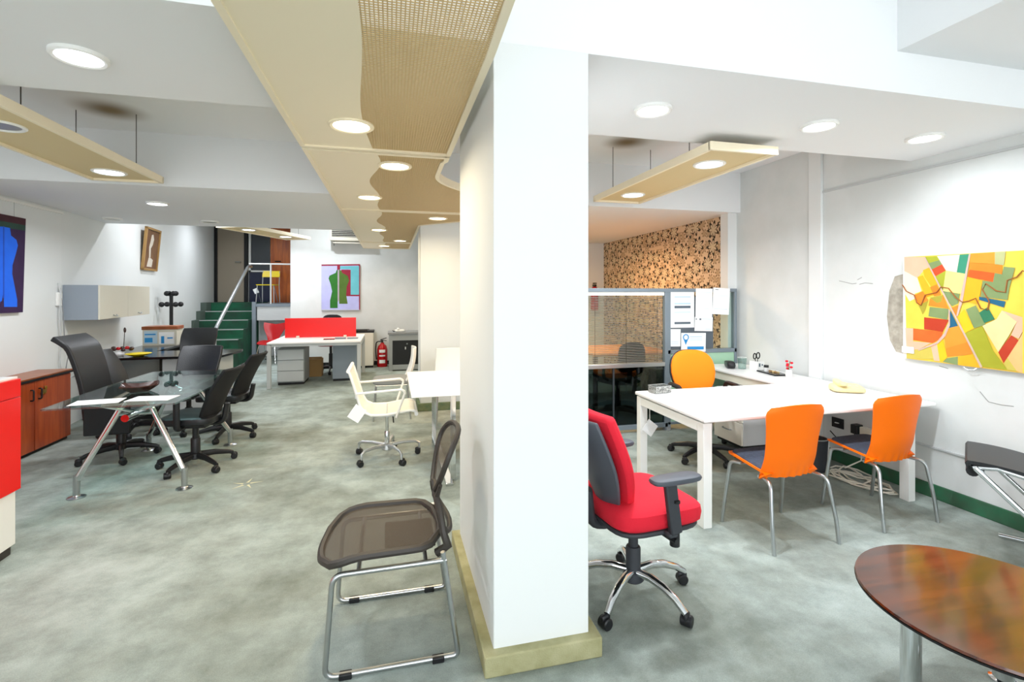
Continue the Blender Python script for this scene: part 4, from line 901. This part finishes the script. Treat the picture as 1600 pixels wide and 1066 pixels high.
# ------------------------------------------------------------------ coffee table and leather chair at the right edge
t = thing('coffee_table', 'round glossy walnut coffee table on chrome legs in the foreground', 'table', (2.13, 1.31, 0))
obj('table_top', lathe([(.38, .392), (.405, .402), (.413, .412), (.41, .42), (.001, .42)], 64), 'walnut', t)
obj('edge_band', lathe([(.395, .393), (.409, .401), (.4135, .409), (.412, .401), (.39, .39)], 64), 'black', t)
for k in (158, 270, 25):
    a = math.radians(k); lg = obj('leg', lathe([(.033, .012), (.033, .385)], 18, (.27 * math.cos(a), .27 * math.sin(a), 0)), 'chrome', t)
    obj('foot_disc', lathe([(.045, 0), (.045, .008), (.03, .014)], 18, (.27 * math.cos(a), .27 * math.sin(a), 0)), 'chrome', lg)
t = thing('lounge_chair', 'black leather lounge chair with chrome tube frame at the right edge', 'chair', (3.61, 1.97, 0), 33)
def sl(u, v):
    x = (u - .5) * .5
    if v < .15: q = v / .15; return (x, .30 + .035 * math.sin(q * PI / 2) , .50 + .08 * q)
    q = (v - .15) / .85
    y = .335 - .62 * q; z = .583 + .012 * math.sin(q * 2) - .17 * q * q
    return (x, y, z)
obj('leather_sling', sheet(lambda u, v: sl(1 - u, v), 8, 24, .022), 'leather', t, bevel=.005)
obj('front_roll', tube([(-.25, .30, .525), (.25, .30, .525)], .03, 12), 'leather', t)
for s in (-1, 1):
    obj('side_tube', tube([(s * .24, .30, .545), (s * .24, .20, .56), (s * .24, 0, .52), (s * .24, -.25, .385), (s * .24, -.30, .36)], .013, 10), 'chrome', t)
    obj('leg', tube(fillet([(s * .265, .29, .55), (s * .265, -.22, .015), (s * .265, .18, .014)], .06), .0155, 10), 'chrome', t)
    obj('foot_block', box(s * .265 - .02, s * .265 + .02, -.24, -.19, 0, .16), 'black', t, bevel=.003)
obj('cross_bar', tube([(-.265, .26, .51), (.265, .26, .51)], .012, 8), 'chrome', t); obj('cross_bar', tube([(-.265, -.14, .10), (.265, -.14, .10)], .012, 8), 'chrome', t)
# ------------------------------------------------------------------ far white desk with red screen
t = thing('bench_desk', 'white bench desk with a red divider screen at the back of the room', 'desk', (-1.2, 9.25, 0))
obj('desk_top', box(-.72, .72, -.72, .72, .715, .74), 'whitetop', t, bevel=.003)
for sx in (-1, 1):
    for y in (-.68, .68): obj('leg', box(sx * .69 - .03, sx * .69 + .03, y - .03, y + .03, 0, .70), 'lightgrey', t, bevel=.003)
    obj('end_beam', box(sx * .69 - .03, sx * .69 + .03, -.65, .65, .655, .713), 'lightgrey', t)
obj('side_rail', box(-.66, .66, -.68, -.64, .67, .712), 'lightgrey', t)
s = obj('divider_screen', box(-.615, .59, .14, .165, .745, 1.09), 'redgloss', t, bevel=.003)
for x in (-.40, .40): obj('screen_clamp', box(x - .025, x + .025, .12, .185, .73, .775), 'ivory', s)
t = thing('drawer_pedestal', 'grey three-drawer pedestal under the bench desk', 'drawers', (-1.62, 9.1, 0))
obj('body', box(-.21, .21, -.24, .3, .04, .60), 'midgrey', t, bevel=.003); obj('plinth', box(-.2, .2, -.23, .29, 0, .04), 'black', t)
for k in range(3): obj('drawer', box(-.205, .2, -.262, -.241, .06 + .18 * k, .23 + .18 * k), 'lightgrey', t, bevel=.004)
t = thing('cardboard_box', 'brown cardboard box beside the grey pedestal', 'box', (-1.35, 9.72, 0))
obj('box_body', box(-.12, .12, -.12, .12, 0, .32), 'cardboard', t); obj('flap', cbox((-.0, -.1, .335), (.24, .12, .004), rot('X', 20)), 'cardboard', t)
t = thing('desk_cabinet', 'grey metal cabinet under the right end of the bench desk', 'cabinet', (-.78, 9.30, 0))
obj('body', box(-.2, .2, -.26, .26, .04, .68), 'bluegrey', t, bevel=.003); obj('plinth', box(-.19, .19, -.25, .25, 0, .04), 'black', t)
for lab, nm, x, y, m, h in (('dark red notebook lying on the bench desk', 'notebook', -1.02, 8.92, 'darkbrown', .012), ('blue notebook lying on the bench desk, leftmost of two', 'notebook', -.84, 8.98, 'bluegrey', .025), ('blue-grey notebook near the right end of the bench desk', 'notebook', -.64, 9.0, 'bluegrey', .018)):
    n = tag(obj(nm, join(box(-.09, .09, -.06, .06, 0, h * .25), box(-.085, .085, -.055, .057, h * .25, h * .75), box(-.09, .09, -.06, .06, h * .75, h)), m, bevel=.001), lab, 'notebook', 'notebooks on the bench desk'); n.location = (x, y, .7405)
t = thing('red_task_chair', 'red-seated task chair behind the red divider screen', 'chair', (-1.12, 10.05, 0), 180)
obj('seat', pillow((0, 0, .56), (.24, .24, .045), .5, .5), 'redshell', t); obj('backrest', pillow((0, .27, .90), (.2, .03, .21), .6, .6, fn=lambda x, y, z: (x, y - .54 + .0, z)), 'blackfabric', t)
obj('back_bracket', tube([(0, -.1, .51), (0, -.27, .52), (0, -.28, .75)], .02, 8), 'plastic', t); swivel(t, .52, .3, 'plastic', 'flat', 20)
# back wall furniture
t = thing('white_cabinet', 'white low cabinet with dark top against the far wall', 'cabinet', (-.62, 10.68, 0))
obj('body', box(-.3, .28, -.19, .19, .04, .72), 'ivory', t, bevel=.003); obj('top', box(-.32, .29, -.2, .2, .72, .755), 'black', t); obj('plinth', box(-.29, .27, -.18, .18, 0, .04), 'black', t)
obj('door', box(-.29, .27, -.206, -.191, .05, .715), 'ivory', t, bevel=.002)
t = thing('folder_stack', 'dark folder with a pen lying on the white cabinet', 'folder', (-.62, 10.6, .756)); obj('folder', box(-.22, .16, -.1, .1, 0, .025), 'taupe', t, bevel=.003); obj('pen', tube([(-.1, -.05, .032), (.2, -.08, .03)], .006, 6), 'black', t)
t = thing('tambour_cabinet', 'dark grey roller-shutter cabinet beside the fire extinguisher', 'cabinet', (.30, 10.12, 0))
obj('carcass', join(box(-.33, -.26, -.2, .25, 0, .72), box(.26, .33, -.2, .25, 0, .72), box(-.33, .33, .22, .25, 0, .72), box(-.26, .26, -.2, .25, .02, .12)), 'midgrey', t, bevel=.003)
obj('top', box(-.35, .35, -.22, .26, .72, .76), 'grey', t, bevel=.003); obj('top_rail', box(-.26, .26, -.2, -.17, .60, .72), 'midgrey', t)
sh = obj('shutter', box(-.26, .26, -.185, -.17, .12, .60), 'black', t); obj('lock', lathe([(.014, 0), (.014, .02)], 10, (.02, -.195, .52)), 'steel', sh); obj('handle', box(-.02, .0, -.2, -.186, .42, .47), 'lightgrey', sh)
t = thing('white_phone', 'white telephone on the dark roller-shutter cabinet', 'telephone', (.18, 10.05, .761)); obj('phone_body', pillow((0, 0, .025), (.1, .08, .025), .5, .5), 'white', t); obj('handset', pillow((-.03, 0, .06), (.025, .09, .016), .6, .6), 'white', t); obj('cord', tube([(-.1, .02, .01), (-.14, .0, .03), (-.12, -.04, .01), (-.08, -.06, .02)], .006, 6), 'black', t)
t = thing('fire_extinguisher', 'red fire extinguisher on the floor by the far wall', 'extinguisher', (-.165, 10.6, 0))
obj('cylinder', lathe([(.10, 0), (.105, .02), (.105, .36), (.085, .43), (.04, .47), (.035, .50)], 24), 'redext', t); obj('valve', join(box(-.02, .02, -.03, .03, .50, .55), cbox((.02, 0, .575), (.14, .02, .015), rot('Y', -18)), cbox((.03, 0, .545), (.12, .02, .012), rot('Y', 10))), 'black', t)
obj('hose', tube(fillet([(-.02, 0, .525), (-.12, 0, .52), (-.135, 0, .35), (-.115, -.03, .15)], .06), .012, 8), 'black', t)
obj('label_print', join(*[xf(prism([(.106 * math.sin(a), -.106 * math.cos(a), z0) for a in [k * .12 - .6 for k in range(11)]] + [(.106 * math.sin(a), -.106 * math.cos(a), z1) for a in [.6 - k * .12 for k in range(11)]], (0, -.001, 0))) for z0, z1 in ((.30, .36), (.22, .25), (.08, .15))]), 'paper', t, smooth=False)
t = thing('air_conditioner', 'beige wall-mounted air conditioner with dark grille', 'air conditioner', (-.85, 10.9, 2.57))
obj('housing', box(-.36, .40, -.22, -.001, .05, .30), 'beige', t, bevel=.01); obj('grille', box(-.32, .38, -.226, -.22, .13, .27), 'black', t)
for k in range(4): obj('louvre', box(-.32, .38, -.236, -.225, .14 + .035 * k, .147 + .035 * k), 'beige', t)
obj('outlet_flap', box(-.30, .42, -.21, -.12, .0, .02), 'beige', t); obj('pipe_clip', box(-.30, -.28, -.12, -.10, -.05, .04), 'grey', t)
t = thing('junction_strip', 'white skirting box at the foot of the landing post', 'box', (-2.95, 12.2, 0)); obj('body', pillow((0, 0, .04), (.12, .06, .04), .5, .5), 'white', t); obj('lead', tube([(.1, 0, .03), (.2, .02, .02), (.3, .0, .015)], .01, 6), 'black', t)
# chairs by the stairs
t = thing('red_shell_chair', 'red moulded shell chair on thin steel legs below the landing', 'chair', (-2.58, 11.75, 0), 168)
def sh_(u, v):
    a = (u - .5) * 2
    if v < .45: q = v / .45; w = .17 + .05 * math.sin(q * PI); return (a * w, .23 - .42 * q, .45 + .025 * a * a - .02 * (1 - q) ** 2 * 2)
    q = (v - .45) / .55; w = (.12 + .13 * math.sin(min(1, q * 1.15) * PI / 2) ** 1.6); return (a * w, -.19 - .12 * q - .02 + .05 * a * a, .47 + .40 * q - (.05 * (1 - abs(a)) * max(0, q - .7) / .3 * .9) + .05 * (abs(a) ** 2) * q * (1 - q))
obj('shell', sheet(sh_, 16, 24, .012), 'redshell', t)
for x in (-1, 1):
    for y in (-1, 1): obj('leg', tube([(x * .08, y * .05, .43), (x * .17, y * .14, .40), (x * .22, y * .22, 0)], .009, 8), 'chrome', t)
t = thing('yellow_chair', 'yellow chair with thin steel legs up on the landing', 'chair', (-2.86, 12.85, 1.283), 176)
obj('seat', box(-.20, .20, -.19, .22, .435, .455), 'yellow', t, bevel=.006)
obj('backrest', sheet(lambda u, v: ((u - .5) * .40, -.24 + .02 * math.cos((u - .5) * PI) * -1 - .04 * v, .64 + .15 * v), 8, 4, .012), 'yellow', t)
for s in (-1, 1):
    obj('leg', tube([(s * .19, -.27, .78), (s * .19, -.22, .43), (s * .20, -.25, 0)], .010, 8), 'steel', t); obj('leg', tube([(s * .18, .18, .435), (s * .2, .22, 0)], .010, 8), 'steel', t)
    obj('strut', tube([(s * .19, .19, .43), (s * .19, -.12, .02)], .008, 6), 'steel', t)
obj('card_tag', cbox((.22, .15, .30), (.1, .004, .12), rot('Y', 25)), 'paper', t)

# ------------------------------------------------------------------ white meeting desk and its chairs
t = thing('white_meeting_desk', 'small white desk on flat chrome uprights behind the pillar', 'desk', (.76, 4.52, 0))
obj('desk_top', box(-.60, .60, -.57, .58, .712, .74), 'whitetop', t, bevel=.004)
for y, x in ((.50, -.33), (-.50, -.26)):
    for s in (0, 1):
        xx = x if s == 0 else -x
        lg = obj('leg', box(xx - .022, xx + .022, y - .008, y + .008, .02, .712), 'chrome', t, bevel=.002)
for xx in (-.30, .30): obj('sled_foot', box(xx - .03, xx + .03, -.60, .58, 0, .025), 'chrome', t, bevel=.004)
def white_swivel(label, loc, deg, turn=0):
    t = thing('white_swivel_chair', label, 'chair', loc, deg, 'white aluminium swivel chairs')
    def prof(v):
        P = [(.26, .445), (.25, .475), (.20, .485), (0, .455), (-.13, .455), (-.20, .49), (-.235, .56), (-.275, .70), (-.315, .83), (-.33, .86)]
        f = v * (len(P) - 1); i = min(int(f), len(P) - 2); q = f - i; return tuple(P[i][k] * (1 - q) + P[i + 1][k] * q for k in (0, 1))
    obj('sling', sheet(lambda u, v: ((.5 - u) * .46, prof(v)[0], prof(v)[1] ), 6, 40, .012), 'ivory', t)
    for s in (-1, 1):
        obj('side_rail', tube([(s * .235, a, b) for a, b in [prof(k / 24) for k in range(25)]], .012, 8), 'white', t)
        obj('armrest', tube(fillet([(s * .25, .08, .43), (s * .285, .16, .66), (s * .285, .13, .685), (s * .285, -.26, .665)], .05), .011, 8), 'white', t)
    for v in (.99, .02): p = prof(v); obj('roll_bar', tube([(-.25, p[0], p[1]), (.25, p[0], p[1])], .017, 10), 'white', t)
    obj('back_bar', tube([(-.235, -.265, .62), (.235, -.265, .62)], .010, 8), 'alu', t)
    obj('under_frame', join(tube([(-.235, .0, .445), (.235, .0, .445)], .013, 8), cbox((0, .0, .415), (.07, .14, .05))), 'alu', t)
    obj('lever', tube([(-.05, .05, .41), (-.09, .06, .30)], .006, 6), 'black', t)
    swivel(t, .42, .30, 'alu', 'alu', turn, hub='alu')
    return t
w = white_swivel('white aluminium swivel chair with armrests facing the small white desk', (-.03, 4.75, 0), -90, 25)
n = thing('chair_tag', 'white card tag hanging from the white swivel chair', 'tag', (-.285, 4.50, .57)); obj('string', tube([(0, 0, 0), (0, 0, -.03)], .002, 5), 'paper', n); obj('card', cbox((0, 0, -.085), (.11, .004, .13), rot('Y', 35)), 'paper', n)
def side_chair(name, label, loc, deg, seatm, backm):
    t = thing(name, label, 'chair', loc, deg)
    obj('seat', pillow((0, .0, .455), (.22, .23, .038), .5, .4), seatm, t)
    obj('backrest', sheet(lambda u, v: ((u - .5) * .42 * (1 - .12 * v), -.20 - .10 * v + .05 * math.sin(v * PI) * -.6 + .16 * (u - .5) ** 2, .44 + .42 * v), 10, 12, .018), backm, t, bevel=.004)
    for s in (-1, 1):
        obj('leg', tube([(s * .19, .19, .42), (s * .21, .22, 0)], .011, 8), 'steel', t); obj('leg', tube([(s * .19, -.18, .42), (s * .21, -.22, 0)], .011, 8), 'steel', t)
        obj('side_bar', tube([(s * .19, .19, .418), (s * .19, -.18, .418)], .010, 8), 'steel', t)
    return t
side_chair('grey_seat_chair', 'chair with grey seat and white plastic back near the fire extinguisher', (.02, 6.32, 0), 90, 'greyfabric', 'white')
side_chair('white_side_chair', 'white chair behind the small white desk, against the middle pillar', (.72, 5.80, 0), 178, 'ivory', 'white')
side_chair('white_pillar_chair', 'white chair mostly hidden by the large white pillar', (.80, 3.62, 0), -20, 'white', 'white')
